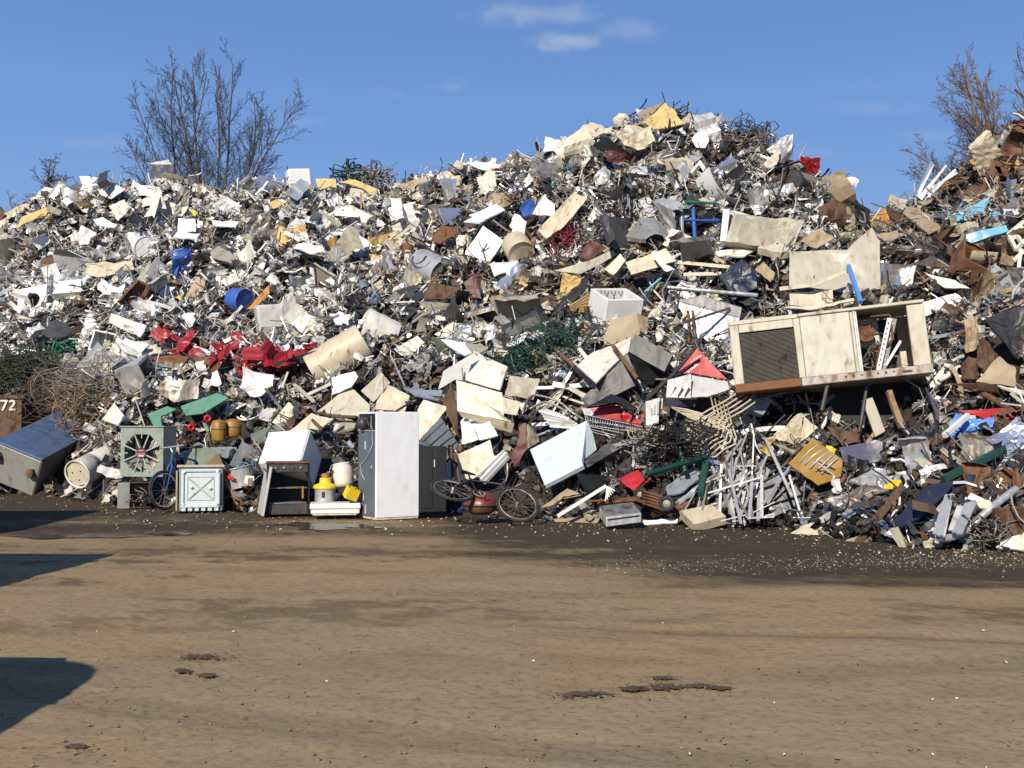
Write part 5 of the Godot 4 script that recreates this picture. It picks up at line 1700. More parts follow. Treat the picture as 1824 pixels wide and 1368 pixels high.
# ---------------------------------------------------------------- things with parts
func bicycle(t: Node3D, paint_name: String, M: Basis, turned := Basis.IDENTITY):
	# built with the front wheel's hub at the origin, the frame running back along -x
	var W := func(x: float, y: float, z: float) -> Vector3:
		return M * Vector3(x, y, z)
	for wx in [0.0, -1.02]:
		var K := M * turned if wx == 0.0 else M
		var hub: Vector3 = W.call(wx, 0, 0)
		var ws := tool(false)
		ring(ws, Transform3D(K, hub), .325, .024, 32, 7)
		var tyre := obj("wheel", ws, "rubber", t)
		ws = tool(false)
		ring(ws, Transform3D(K, hub), .292, .013, 32, 5)
		obj("rim", ws, "dull" if paint_name == "black" else "galv", tyre)
		ws = tool(false)
		for k in 18:
			var a := TAU * k / 18
			tube(ws, [hub + K * Vector3(0, 0, .03 if k % 2 else -.03), hub + K * Vector3(cos(a) * .29, sin(a) * .29, 0)], .0028, 3)
		tube(ws, [hub + K * Vector3(0, 0, -.05), hub + K * Vector3(0, 0, .05)], .022, 8)
		obj("spokes", ws, "dull", tyre)
	var fr := tool(false)
	for l in [[[-.20, .52, 0], [-.62, -.02, 0]], [[-.22, .60, 0], [-.72, .50, 0]], [[-.62, -.02, 0], [-.76, .58, 0]], [[-.19, .50, 0], [-.23, .66, 0]], [[-.62, -.02, .03], [-1.02, 0, .05]], [[-.62, -.02, -.03], [-1.02, 0, -.05]], [[-.73, .50, .02], [-1.02, 0, .05]], [[-.73, .50, -.02], [-1.02, 0, -.05]]]:
		tube(fr, l.map(func(q): return W.call(q[0], q[1], q[2])), .017, 7)
	obj("frame", fr, paint_name, t)
	fr = tool(false)
	for s in [-.05, .05]:
		tube(fr, [W.call(0, 0, s), W.call(-.15, .40, s), W.call(-.19, .50, 0)], .012, 6)
	obj("fork", fr, paint_name, t)
	fr = tool(false)
	tube(fr, [W.call(-.23, .66, 0), W.call(-.18, .74, 0)], .014, 6)
	tube(fr, [W.call(-.22, .76, -.30), W.call(-.17, .75, -.12), W.call(-.17, .75, .12), W.call(-.22, .76, .30)], .013, 6)
	obj("handlebar", fr, "galv", t)
	fr = tool(false)
	tube(fr, [W.call(-.76, .58, 0), W.call(-.78, .72, 0)], .013, 6)
	tube(fr, [W.call(-.90, .75, 0), W.call(-.78, .745, 0), W.call(-.66, .73, 0)], .06, 7, .022, .6)
	obj("saddle", fr, "black", t)
	fr = tool(false)
	ring(fr, Transform3D(M, W.call(-.62, -.02, .05)), .09, .008, 18, 4)
	tube(fr, [W.call(-.62, -.02, .07), W.call(-.55, -.17, .07), W.call(-.55, -.17, .15)], .01, 5)
	tube(fr, [W.call(-.62, -.02, -.07), W.call(-.69, .13, -.07), W.call(-.69, .13, -.15)], .01, 5)
	obj("cranks", fr, "dull", t)

func box_from(t: Node3D, n: String, mat: String, e: Array, bev := .012):
	var st := tool()
	slab(st, e[0] - t.position, e[1], e[2], e[3], bev)
	obj(n, st, mat, t)

func build_heroes():
	rng.seed = 161
	# blue-topped steel tank, tipped
	var e := edges("p 76,818 7,786 176,759 62,880", 22.9)
	var t := thing("steel_tank", "big grey steel tank with a blue top tipped at the low end", "tank", e[0])
	box_from(t, "body", "tank_grey", [e[0] + e[3] * .06, e[1], e[2], e[3] * .94], .03)
	var st := tool()
	slab(st, -e[1] * .01 - e[2] * .01, e[1] * 1.02, e[2] * 1.02, e[3] * .058, .02)
	obj("lid", st, "blue_lid", t)
	for s in [[.14, .42], [.88, .34]]:
		st = tool()
		var c: Vector3 = e[1] * s[0] + e[3] * s[1] - e[2].normalized() * .06
		lathe(st, [[0.0, -.1], [.07, -.08], [.09, 0], [.07, .09], [0, .1]], 9, Transform3D(Basis.IDENTITY, c))
		obj("lifting_lug", st, "rust", t)
	for s in [.2, .8]:
		st = tool()
		slab(st, e[1] * s + e[3] * 1.001, e[1].normalized() * .14, e[2] * .9, e[3].normalized() * .08)
		obj("skid", st, "rust", t)
	claim_rect(0, 728, 178, 884)
	# water heater
	var a := at(137, 845, 21.0)
	var b := at(214, 807, 22.2)
	t = thing("water_heater", "white water heater cylinder lying against the steel tank", "water heater", a)
	var x := aim(Vector3.ZERO, b - a)
	var len := (b - a).length()
	st = tool(false)
	lathe(st, [[.285, 0], [.285, len * .33], [.282, len * .331], [.285, len * .34], [.285, len], [.24, len + .06], [0, len + .09]], 30, x)
	obj("shell", st, "offwhite", t)
	st = tool(false)
	lathe(st, [[.285, -.005], [.292, -.012], [.292, .04], [.288, .045]], 30, x)
	lathe(st, [[.285, -.012], [.262, -.012], [.262, .02]], 30, x)
	obj("rim", st, "offwhite", t)
	st = tool()
	lathe(st, [[0.0, .012], [.255, .012], [.262, .02]], 7, x)
	obj("end_plate", st, "cream", t)
	for s in [[.09, .06], [-.11, .03], [.02, -.12]]:
		st = tool()
		lathe(st, [[0.0, .002], [.016, .004], [.018, .012]], 8, Transform3D(x.basis, x * Vector3(s[0], 0, s[1])))
		obj("bolt_hole", st, "black", t)
	claim_rect(116, 788, 212, 868)
	# box under the fan unit
	t = thing("window_unit", "dark grey open machine box under the fan unit", "machine box", at(241, 906, 19.3))
	t.rotation.y = .22
	st = tool()
	block(st, Vector3(-.29, .24, -.22), Vector3(.03, .48, .5))
	block(st, Vector3(0, .02, -.22), Vector3(.552, .03, .5))
	block(st, Vector3(0, .47, -.22), Vector3(.552, .025, .5))
	block(st, Vector3(0, .24, -.46), Vector3(.552, .42, .02))
	obj("casing", st, "darkgrey", t)
	st = tool()
	block(st, Vector3(-.2, .24, .035), Vector3(.21, .47, .012))
	obj("front_plate", st, "grey", t)
	for k in 12:
		st = tool()
		block(st, Vector3(-.05 + k * .026, .24, -.12), Vector3(.006, .4, .24), .001)
		obj("coil_fin", st, "black", t)
	var tg := obj("wiring", tangle(.17, 18, .008), "dull", t)
	tg.position = Vector3(.1, .22, .0)
	# fan unit
	t = thing("fan_unit", "grey-green cooling unit with an eight-sided fan grille", "fan unit", at(252, 849, 19.4))
	t.rotation.y = -.16
	var hw := .42
	var H := .90
	st = tool()
	# front with an eight-sided opening
	var oc := Vector3(0, .43, 0)
	var R := .375
	var o8 := []
	var o4 := []
	for k in 8:
		var g := TAU * (k + .5) / 8
		o8.append(oc + Vector3(cos(g), sin(g), 0) * R)
		o4.append(Vector3(clampf(cos(g) * 2, -1, 1) * hw, clampf(.45 + sin(g) * 2, 0, .45 + .45), 0))
	for k in 8:
		var k2 := (k + 1) % 8
		quad(st, o8[k], o4[k], o4[k2], o8[k2])
		quad(st, o8[k], o8[k2], o8[k2] + Vector3(0, 0, -.14), o8[k] + Vector3(0, 0, -.14))
	obj("front", st, "greygreen", t)
	st = tool()
	block(st, Vector3(-hw + .011, .45, -.262), Vector3(.02, .9, .52))
	block(st, Vector3(hw - .011, .45, -.262), Vector3(.02, .9, .52))
	block(st, Vector3(0, .011, -.262), Vector3(.796, .02, .52))
	block(st, Vector3(0, .45, -.53), Vector3(.796, .88, .015))
	obj("casing", st, "greygreen", t)
	st = tool()
	block(st, Vector3(0, .915, -.255), Vector3(.88, .03, .56), .008)
	obj("top_plate", st, "greygreen", t)
	for k in 8:
		var g := TAU * (k + .5) / 8
		st = tool()
		tube(st, [oc + Vector3(cos(g), sin(g), 0) * .1 + Vector3(0, 0, .012), oc + Vector3(cos(g), sin(g), 0) * (R + .01) + Vector3(0, 0, .012)], .012, 5)
		g = TAU * k / 8
		tube(st, [oc + Vector3(cos(g), sin(g), 0) * .27 + Vector3(0, 0, .012), oc + Vector3(cos(g), sin(g), 0) * (R - .01) + Vector3(0, 0, .012)], .009, 5)
		obj("grille_spoke", st, "lightgrey", t)
	for k in 4:
		st = tool(false)
		var g := TAU * k / 4 + .8
		var rows := []
		for i in 4:
			var rr := .09 + .085 * i
			rows.append([oc + Vector3(cos(g - .32) * rr, sin(g - .32) * rr, -.10), oc + Vector3(cos(g + .38) * rr, sin(g + .38) * rr, -.20)])
		for i in 3:
			quad(st, rows[i][0], rows[i][1], rows[i + 1][1], rows[i + 1][0])
		obj("fan_blade", st, "dull" if k % 2 else "galv", t)
	st = tool()
	lathe(st, [[0.0, .03], [.10, .03], [.105, .02], [.105, 0]], 20, Transform3D(Basis(Vector3.RIGHT, PI / 2), oc))
	var hub := obj("hub", st, "maroon", t)
	for k in 4:
		st = tool()
		block(st, oc + Vector3(0, .05 - k * .033, .031), Vector3([.10, .15, .16, .11][k], [.014, .02, .012, .02][k], .003), .001)
		obj("label_print", st, ["lightgrey", "red", "lightgrey", "white"][k], hub)
	claim_rect(208, 758, 304, 910)
	# blue bicycle
	t = thing("blue_bicycle", "blue bicycle leaning in front of the fan unit", "bicycle", at(293, 873, 18.5))
	bicycle(t, "blue", Basis(Vector3.UP, -2.1) * Basis(Vector3.RIGHT, .10))
	claim_rect(270, 798, 330, 910)
	# washer base
	t = thing("upturned_washer", "pale blue-white washer lying with its braced base to the front", "washer", at(357, 911, 18.4))
	t.rotation.y = .20
	st = tool()
	slab(st, Vector3(-.37, 0, -.62), Vector3(.74, 0, 0), Vector3(0, .76, 0), Vector3(0, 0, .6), .015)
	obj("body", st, "grey", t)
	st = tool()
	block(st, Vector3(0, .40, .0), Vector3(.66, .66, .02), .006)
	obj("base_plate", st, "paleblue", t)
	for f in [[0, .09, .62, .05], [0, .71, .62, .05], [-.30, .40, .05, .56], [.30, .40, .05, .56]]:
		st = tool()
		block(st, Vector3(f[0], f[1], .022), Vector3(f[2], f[3], .035), .01)
		obj("base_rail", st, "paleblue", t)
	for f in [[0, .20, .44, .022], [0, .60, .44, .022], [-.22, .40, .022, .42], [.22, .40, .022, .42]]:
		st = tool()
		block(st, Vector3(f[0], f[1], .012), Vector3(f[2], f[3], .014), .005)
		obj("inner_rail", st, "lightgrey", t)
	for s in [-1, 1]:
		st = tool()
		tube(st, [Vector3(-.2 * s, .22, .013), Vector3(.2 * s, .58, .013)], .017, 5)
		obj("cross_brace", st, "lightgrey", t)
	for f in [[-.15, .42], [.16, .40], [-.28, .68], [.28, .68], [-.28, .12], [.28, .12]]:
		st = tool()
		lathe(st, [[.026, 0], [.024, .012], [0, .016]], 10, Transform3D(Basis(Vector3.RIGHT, PI / 2), Vector3(f[0], f[1], .03)))
		obj("bolt", st, "galv", t)
	st = tool()
	block(st, Vector3(0, .785, -.03), Vector3(.80, .045, .09), .008)
	obj("top_rail", st, "oldwood", t)
	st = tool()
	block(st, Vector3(-.40, .36, -.15), Vector3(.03, .7, .32), .006)
	obj("side_strip", st, "taupe", t)
	for k in 6:
		st = tool()
		block(st, Vector3(-.28 + k * .11, .035, .02), Vector3(.07, .05, .02), .004)
		obj("foot_tab", st, "paleblue", t)
	claim_rect(314, 828, 398, 914)
	# galvanised tub with odds and ends
	t = thing("wash_tub", "shiny galvanised tub behind the washer", "tub", at(432, 868, 18.9))
	st = tool()
	lathe(st, [[0.0, 0], [.22, 0], [.26, .34], [.275, .35], [.25, .34], [.21, .02]], 24, Transform3D(Basis(Vector3.FORWARD, -.25), Vector3.ZERO))
	obj("shell", st, "galv", t)
	st = tool(false)
	ring(st, Transform3D(Basis(Vector3.FORWARD, -.25) * Basis(Vector3.RIGHT, PI / 2), Basis(Vector3.FORWARD, -.25) * Vector3(0, .35, 0)), .27, .013, 24, 5)
	obj("rim", st, "galv", t)
	var q := P("red_card", "", "cream", "a 1650,760 1660,710 1720,715 1715,790", "f", {"near": 1.0, "thick": .004, "dent": .002, "label": "cream card with a dark red picture on the tub", "cat": "card"})
	P("picture", "", "maroon", "a 1675,775 1680,725 1712,728 1708,778", "f", {"part_of": q.node, "near": 1.03, "thick": .002, "dent": .0})
	P("red_toy", "", "red", "a 1515,690 1530,680 1580,720 1575,740 1545,730", "f", {"near": 1.0, "dent": .02, "label": "small red plastic piece leaning on the galvanised tub", "cat": "scrap"})
	# leaning oven door
	t = thing("oven_door", "grey oven door leaning against the black stove", "oven door", at(462, 917, 17.7))
	t.rotation = Vector3(-.16, -1.22, .0)
	st = tool()
	slab(st, Vector3(-.35, 0, 0), Vector3(.7, 0, 0), Vector3(0, .82, 0), Vector3(0, 0, -.04), .01)
	obj("panel", st, "lightgrey", t)
	st = tool()
	block(st, Vector3(0, .76, .03), Vector3(.5, .03, .03), .008)
	obj("handle", st, "dull", t)
	# stove
	t = thing("black_stove", "black stove with an open oven and rusty top", "stove", at(513, 918, 17.6))
	t.rotation.y = .20
	st = tool()
	block(st, Vector3(-.34, .43, -.31), Vector3(.03, .86, .62))
	block(st, Vector3(.34, .43, -.31), Vector3(.03, .86, .62))
	block(st, Vector3(0, .43, -.63), Vector3(.71, .86, .02))
	obj("side_walls", st, "black", t)
	st = tool()
	block(st, Vector3(0, .875, -.31), Vector3(.75, .03, .68), .008)
	obj("top", st, "rust", t)
	st = tool()
	block(st, Vector3(0, .78, -.0), Vector3(.645, .13, .03), .006)
	obj("control_panel", st, "darkgrey", t)
	st = tool()
	block(st, Vector3(0, .10, -.02), Vector3(.645, .17, .03), .006)
	obj("drawer", st, "darkgrey", t)
	st = tool()
	block(st, Vector3(0, .2, -.3), Vector3(.6, .015, .55), .003)
	block(st, Vector3(0, .45, -.3), Vector3(.62, .015, .5), .003)
	obj("oven_rack", st, "dull", t)
	st = tool()
	tube(st, [Vector3(.24, .28, .01), Vector3(.24, .48, .01)], .02, 6)
	obj("latch", st, "mustard", t)
	for s in [-.2, -.07, .07, .2]:
		st = tool()
		lathe(st, [[.02, 0], [.018, .02], [0, .022]], 8, Transform3D(Basis(Vector3.RIGHT, PI / 2), Vector3(s, .79, .015)))
		obj("knob", st, "dull", t)
	claim_rect(448, 826, 552, 920)
	# tipped white appliance
	e = edges("p 535,819 551,763 462,824 558,872", 17.9)
	t = thing("tipped_dryer", "white dryer tipped on its corner behind the black stove", "dryer", e[0])
	box_from(t, "body", "white", e, .02)
	st = tool()
	slab(st, e[1] * .04 + e[3] * .04 - e[2].normalized() * .012, e[1] * .92, e[3] * .92, e[2].normalized() * .012, .004)
	obj("back_cover", st, "fridge_white", t)
	claim(PackedVector2Array([Vector2(462, 824), Vector2(480, 775), Vector2(551, 762), Vector2(594, 808), Vector2(575, 862), Vector2(545, 860)]))
	# shop vacuum
	t = thing("shop_vacuum", "yellow and steel shop vacuum beside the black stove", "vacuum", at(579, 893, 17.6))
	st = tool(false)
	lathe(st, [[0.0, 0], [.165, 0], [.17, .02], [.17, .2], [.175, .21]], 26)
	obj("drum", st, "galv", t)
	st = tool(false)
	lathe(st, [[.175, .205], [.20, .22], [.20, .25], [.17, .28], [.10, .30], [.09, .37], [.085, .39], [0, .41]], 26)
	obj("lid", st, "yellow", t)
	st = tool(false)
	lathe(st, [[.07, .40], [.075, .43], [.05, .46], [0, .465]], 14)
	obj("motor_cap", st, "orange", t)
	st = tool()
	block(st, Vector3(0, .12, .172), Vector3(.05, .1, .012), .003)
	obj("latch", st, "black", t)
	# white tank
	t = thing("white_canister", "white rounded canister tilted behind the shop vacuum", "canister", at(614, 868, 17.8))
	t.rotation = Vector3(-.1, 0, -.16)
	t.rotation.z = .16
	st = tool(false)
	lathe(st, [[0.0, 0], [.13, .01], [.165, .06], [.175, .2], [.165, .33], [.145, .38], [.15, .39], [.148, .41], [.06, .42], [0, .42]], 26)
	obj("body", st, "offwhite", t)
	st = tool(false)
	ring(st, Transform3D(Basis.IDENTITY, Vector3(0, .43, 0)), .055, .012, 14, 5)
	obj("handle", st, "darkgrey", t)
	st = tool(false)
	tube(st, [Vector3(-.13, .3, .1), Vector3(-.24, .18, .1), Vector3(-.22, .0, .1)], .014, 5)
	obj("hose", st, "black", t)
	# yellow bin
	t = thing("yellow_caddy", "small yellow plastic caddy tipped beside the tall fridge", "caddy", at(622, 888, 17.2))
	t.rotation = Vector3(.3, .4, -.35)
	st = tool()
	for s in [[-.1, 0], [.1, 0]]:
		block(st, Vector3(s[0], .1, 0), Vector3(.012, .18, .16), .003)
	block(st, Vector3(0, .1, -.08), Vector3(.2, .18, .012), .003)
	block(st, Vector3(0, .1, .08), Vector3(.2, .18, .012), .003)
	block(st, Vector3(0, .006, 0), Vector3(.2, .012, .16), .003)
	obj("tub", st, "yellow", t)
	st = tool(false)
	tube(st, [Vector3(-.1, .16, 0), Vector3(-.05, .25, 0), Vector3(.05, .25, 0), Vector3(.1, .16, 0)], .009, 5)
	obj("handle", st, "black", t)
	# white tray
	t = thing("freezer_tray", "shallow white tray on the dirt before the shop vacuum", "tray", at(596, 918, 17.1))
	t.rotation.y = .16
	st = tool()
	slab(st, Vector3(-.38, .02, 0), Vector3(.78, 0, 0), Vector3(0, .08, 0), Vector3(0, 0, -.42), .015)
	obj("tray_body", st, "white", t)
	st = tool()
	slab(st, Vector3(-.395, .102, .015), Vector3(.81, 0, 0), Vector3(0, .09, 0), Vector3(0, 0, -.45), .012)
	obj("upper_tray", st, "white", t)
	st = tool()
	block(st, Vector3(.0, .01, -.2), Vector3(.7, .02, .38), .004)
	obj("base", st, "cream", t)
	P("green_bit", "", "green", "b 845,870 880,862 900,885 890,900 860,890", "u", {"near": .6, "dent": .02, "label": "small green plastic scrap on the white tray", "cat": "scrap"})
	claim_rect(552, 818, 640, 920)
	# tall white fridge, upside down
	t = thing("tall_fridge", "tall white fridge standing upside down with its grey back showing", "fridge", at(669, 927, 16.85))
	t.rotation.y = .55
	st = tool()
	slab(st, Vector3(0, .03, 0), Vector3(.77, 0, 0), Vector3(0, 1.70, 0), Vector3(0, 0, -.70), .012)
	obj("cabinet", st, "fridge_white", t)
	st = tool()
	slab(st, Vector3(.01, 0, -.01), Vector3(.75, 0, 0), Vector3(0, .03, 0), Vector3(0, 0, -.68), .004)
	obj("door_edge", st, "cream", t)
	st = tool()
	slab(st, Vector3(-.012, .05, -.025), Vector3(.012, 0, 0), Vector3(0, 1.36, 0), Vector3(0, 0, -.65), .003)
	var bp := obj("back_panel", st, "back_grey", t)
	for l in [[1.12, -.42, .14, .055], [.30, -.47, .10, .04], [.08, -.40, .15, .06], [.82, -.16, .05, .03]]:
		st = tool()
		slab(st, Vector3(-.016, l[0], l[1]), Vector3(.004, 0, 0), Vector3(0, l[2], 0), Vector3(0, 0, l[3]), .001)
		obj("sticker", st, "lightgrey", bp)
	st = tool()
	slab(st, Vector3(-.004, 1.43, -.03), Vector3(.006, 0, 0), Vector3(0, .27, 0), Vector3(0, 0, -.64), .002)
	var cc := obj("compressor_bay", st, "black", t)
	st = tool(false)
	lathe(st, [[0.0, 0], [.09, .02], [.1, .1], [.08, .17], [0, .19]], 14, Transform3D(Basis.IDENTITY, Vector3(-.05, 1.45, -.42)))
	obj("compressor", st, "darkgrey", cc)
	st = tool(false)
	tube(st, [Vector3(-.03, 1.50, -.2), Vector3(-.04, 1.62, -.28), Vector3(-.04, 1.64, -.5), Vector3(-.03, 1.5, -.58)], .009, 5)
	tube(st, [Vector3(-.03, 1.46, -.12), Vector3(-.03, 1.66, -.12)], .012, 5)
	obj("copper_pipe", st, "dull", cc)
	st = tool()
	slab(st, Vector3(-.03, 1.415, -.03), Vector3(.03, 0, 0), Vector3(0, .02, 0), Vector3(0, 0, -.64), .003)
	obj("bay_shelf", st, "galv", cc)
	st = tool(false)
	tube(st, [Vector3(-.025, 1.5, -.10), Vector3(-.03, 1.2, -.06), Vector3(-.03, .98, -.3), Vector3(-.03, .86, -.55), Vector3(-.03, .72, -.5), Vector3(-.03, .62, -.35)], .007, 5)
	obj("power_cord", st, "lightgrey", t)
	claim_rect(632, 726, 750, 930)
	# black box beside it, the shadow over it put into its paint
	t = thing("black_cabinet", "black dented cabinet beside the tall fridge with its shade painted in", "cabinet", at(770, 913, 17.3))
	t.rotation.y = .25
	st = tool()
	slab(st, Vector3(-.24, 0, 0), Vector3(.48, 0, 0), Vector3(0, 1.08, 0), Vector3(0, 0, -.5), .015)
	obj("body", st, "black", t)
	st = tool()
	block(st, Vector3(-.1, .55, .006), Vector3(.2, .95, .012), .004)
	obj("door", st, "black", t)  # door blackened too, for the shadow that lies on it
	st = tool()
	block(st, Vector3(.03, .8, .02), Vector3(.02, .12, .02), .003)
	obj("handle", st, "lightgrey", t)
	claim_rect(748, 800, 788, 915)
	# black bicycle lying
	t = thing("black_bicycle", "black bicycle fallen over beside the red kettle grill", "bicycle", at(922, 898, 16.2))
	bicycle(t, "black", Basis(Vector3.UP, .12) * Basis(Vector3.BACK, -.22) * Basis(Vector3.RIGHT, -1.18), Basis(Vector3.RIGHT, .42))
	# kettle grill
	t = thing("kettle_grill", "red-brown kettle grill lying at the foot", "grill", at(857, 919, 16.3))
	st = tool(false)
	lathe(st, [[0.0, .02], [.15, .03], [.24, .09], [.265, .17]], 26)
	obj("bowl", st, "rust", t)
	st = tool(false)
	lathe(st, [[.275, .165], [.275, .19], [.25, .26], [.19, .33], [.10, .37], [0, .38]], 26)
	obj("lid", st, "kettle_red", t)
	st = tool(false)
	lathe(st, [[.268, .16], [.285, .165], [.285, .185], [.27, .19]], 26)
	obj("rim", st, "darkgrey", t)
	st = tool(false)
	tube(st, [Vector3(-.1, .33, .16), Vector3(-.08, .40, .18), Vector3(.0, .40, .2), Vector3(.02, .34, .2)], .012, 5)
	obj("handle", st, "black", t)
	claim_rect(780, 846, 962, 924)
	# rusty mower
	t = thing("rusty_mower", "rusty reel mower with two worn wheels at the foot", "mower", at(1188, 897, 15.8))
	for c in [[Vector3.ZERO, -.35], [at(1142, 882, 16.3) - t.position, -.5]]:
		st = tool(false)
		ring(st, Transform3D(Basis(Vector3.UP, c[1]), c[0]), .085, .04, 20, 7)
		var w := obj("wheel", st, "rubber", t)
		st = tool(false)
		lathe(st, [[0.0, .05], [.03, .045], [.04, .02], [.075, .025], [.08, 0]], 14, Transform3D(Basis(Vector3.UP, c[1]) * Basis(Vector3.RIGHT, PI / 2), c[0]))
		obj("hub", st, "taupe", w)
	for k in 5:
		st = tool(false)
		var off := Vector3(-.02, -.09 + k * .045, -.03 * k)
		tube(st, [off + Vector3(-.02, 0, 0), off + Vector3(-.2, .05, -.1), at(1140, 885, 16.3) - t.position + off], .022, 5)
		obj("reel_bar", st, "rust", t)
	st = tool(false)
	tube(st, [at(1140, 885, 16.3) - t.position, at(1100, 890, 16.4) - t.position, at(1050, 893, 16.2) - t.position], .02, 5)
	obj("handle_bar", st, "rust", t)
	claim_rect(1125, 862, 1202, 912)
	# grey metal box at the foot
	e = edges("p 1080,921 1143,912 1078,898 1083,938", 15.4)
	t = thing("grey_strongbox", "grey metal box with a dark slot at the foot", "box", at(1080, 922, 15.4))
	t.rotation.y = .18
	st = tool()
	slab(st, Vector3(0, -.14, 0), Vector3(.53, .06, 0), Vector3(0, .14, 0), Vector3(0, .12, -.4), .01)
	obj("body", st, "galv", t)
	st = tool()
	slab(st, Vector3(.0, .004, -.02), Vector3(.51, .058, 0), Vector3(0, .012, .0), Vector3(0, .12, -.36), .004)
	obj("lid", st, "dull", t)
	st = tool()
	slab(st, Vector3(.02, -.045, .003), Vector3(.48, .054, 0), Vector3(0, .022, 0), Vector3(0, 0, .004), .001)
	obj("slot", st, "black", t)
	claim_rect(1078, 890, 1146, 940)
	# chest freezer, open
	e = edges("l 1090,250 1310,250 985,178 1066,400", -hit(1110, 560).z - .9)
	t = thing("chest_freezer", "open white chest freezer with scribbles inside above the tan cabinet", "freezer", e[0])
	for f in [[e[1], e[3], e[2] * .07, Vector3.ZERO], [e[2], e[3], e[1] * .07, Vector3.ZERO], [e[1], e[3], e[2] * .07, e[2] * .93], [e[2], e[3], e[1] * .07, e[1] * .93], [e[1], e[2], e[3] * .07, e[3] * .92]]:
		st = tool()
		slab(st, f[3] + (f[0] + f[1] + f[2]) * .002, f[0] * .996, f[1] * .996, f[2], .012)
		obj("wall", st, "white", t)
	for k in 4:
		st = tool(false)
		var s := .15 + k * .2
		tube(st, [e[2] * .925 + e[1] * s + e[3] * .1, e[2] * .925 + e[1] * (s + .1) + e[3] * .3, e[2] * .925 + e[1] * (s + .12) + e[3] * .1], .008, 4)
		obj("wire_bracket", st, "darkgrey", t)
	claim(pts("l 985,178 1030,120 1410,155 1420,190 1310,250 1305,330 1066,400 985,335"))
	# boxes on the ridge and slope
	for s in [["ridge_box", "white square appliance standing on the ridge", "white", "g 335,150 275,135 392,62 385,150", 0.3], ["white_case", "white-grey appliance case low on the slope", "lightgrey", "g 200,1000 115,1040 285,1015 212,1090", .5]]:
		var cen := pts(s[3])[0]
		var hp := hit(cen.x, cen.y)
		t = thing(s[0], s[1], "appliance", Vector3(hp.x, hp.y - .05, hp.z + s[4]))
		t.rotation = Vector3(.1, .35, .06)
		st = tool()
		slab(st, Vector3(-.42, -.35, .3), Vector3(.84, .03, 0), Vector3(-.06, .76, -.08), Vector3(0, 0, -.7), .07)
		obj("body", st, s[2], t)
		st = tool()
		block(st, Vector3(0, -.22, .308), Vector3(.8, .2, .012), .004)
		obj("kick_plate", st, "taupe", t)
		claim_rect(cen.x - 24, cen.y - 24, cen.x + 22, cen.y + 22)
	# drums and tanks on the slope
	for s in [["galvanised_drum", "galvanised drum lying among brown panels on the slope", "galv", "g 1060,650 1200,720", .42, "drum"], ["white_tank", "stained white tank lying above the beige roll", "offwhite", "g 700,1020 890,1110", .42, "tank"], ["beige_roll", "long beige cylinder rolled from sheet below the stained tank", "beige", "g 400,1310 720,1120", .42, "roll"], ["white_drum", "white round drum on the low slope above the blue scraps", "white", "f 845,560 900,560", .4, "drum"], ["duct_pipe", "short wide brown pipe with an open end", "brown", "l 645,325 760,285", .26, "pipe"], ["beige_ball", "round beige tank beside the white stove top", "beige", "h 400,935 440,1000", .36, "tank"], ["blue_bucket", "blue bucket lying on the slope above the red car wreck", "blue", "f 1425,875 1495,880", .34, "bucket"]]:
		var l := pts(s[3])
		var p0 := hit(l[0].x, l[0].y)
		var p1 := hit(l[1].x, l[1].y)
		p0 += (Vector3(0, EYE, 0) - p0).normalized() * .4
		p1 += (Vector3(0, EYE, 0) - p1).normalized() * .4
		var mid := (p0 + p1) / 2.0
		t = thing(s[0], s[1], s[5], mid)
		x = aim(p0 - mid, p1 - mid)
		var ln := (p1 - p0).length()
		var r: float = s[4]
		st = tool(false)
		lathe(st, [[r * .97, 0], [r, ln * .05], [r * .98, ln * .3], [r * 1.01, ln * .5], [r * .97, ln * .7], [r, ln * .95], [r * .97, ln]], 22, x)
		obj("shell", st, s[2], t)
		st = tool()
		lathe(st, [[0.0, .03], [r * .9, .03], [r * .97, 0]], 22, x)
		obj("end_cap", st, "black" if s[0] == "duct_pipe" else s[2], t)
		st = tool()
		lathe(st, [[0.0, ln - .03], [r * .9, ln - .03], [r * .97, ln]], 22, x)
		obj("end_cap", st, "black" if s[0] == "duct_pipe" else s[2], t)
		claim(PackedVector2Array([l[0] + Vector2(-6, -14), l[1] + Vector2(6, -14), l[1] + Vector2(6, 14), l[0] + Vector2(-6, 14)]))
	# washer front with a round opening
	var wp := hit(57, 535)
	t = thing("washer_face", "white washer front with a round opening on the low slope", "washer front", wp + (Vector3(0, EYE, 0) - wp).normalized() * .5)
	t.basis = facing(Vector3(-.1, .35, .9), .2)
	st = tool()
	for k in 16:
		var g0 := TAU * k / 16
		var g1 := TAU * (k + 1) / 16
		var rim := []
		for g in [g0, g1]:
			var m := maxf(absf(cos(g)), absf(sin(g)))
			rim.append(Vector3(cos(g) / m * .43, sin(g) / m * .46, 0))
		var i0 := Vector3(cos(g0) * .24, sin(g0) * .25, 0)
		var i1 := Vector3(cos(g1) * .24, sin(g1) * .25, 0)
		quad(st, i0, rim[0], rim[1], i1)
		quad(st, i0, i1, i1 + Vector3(0, 0, -.1), i0 + Vector3(0, 0, -.1))
		quad(st, rim[0], rim[1], rim[1] + Vector3(0, 0, -.08), rim[0] + Vector3(0, 0, -.08))
	obj("panel", st, "white", t)
	st = tool()
	lathe(st, [[0.0, -.2], [.2, -.18], [.24, -.1]], 16, Transform3D(Basis(Vector3.RIGHT, PI / 2), Vector3.ZERO))
	obj("opening", st, "brown", t)
	claim_rect(36, 512, 82, 552)
	# crushed red car
	wp = hit(430, 625)
	t = thing("red_car_wreck", "crushed bright red car body flattened in the heap", "car wreck", wp)
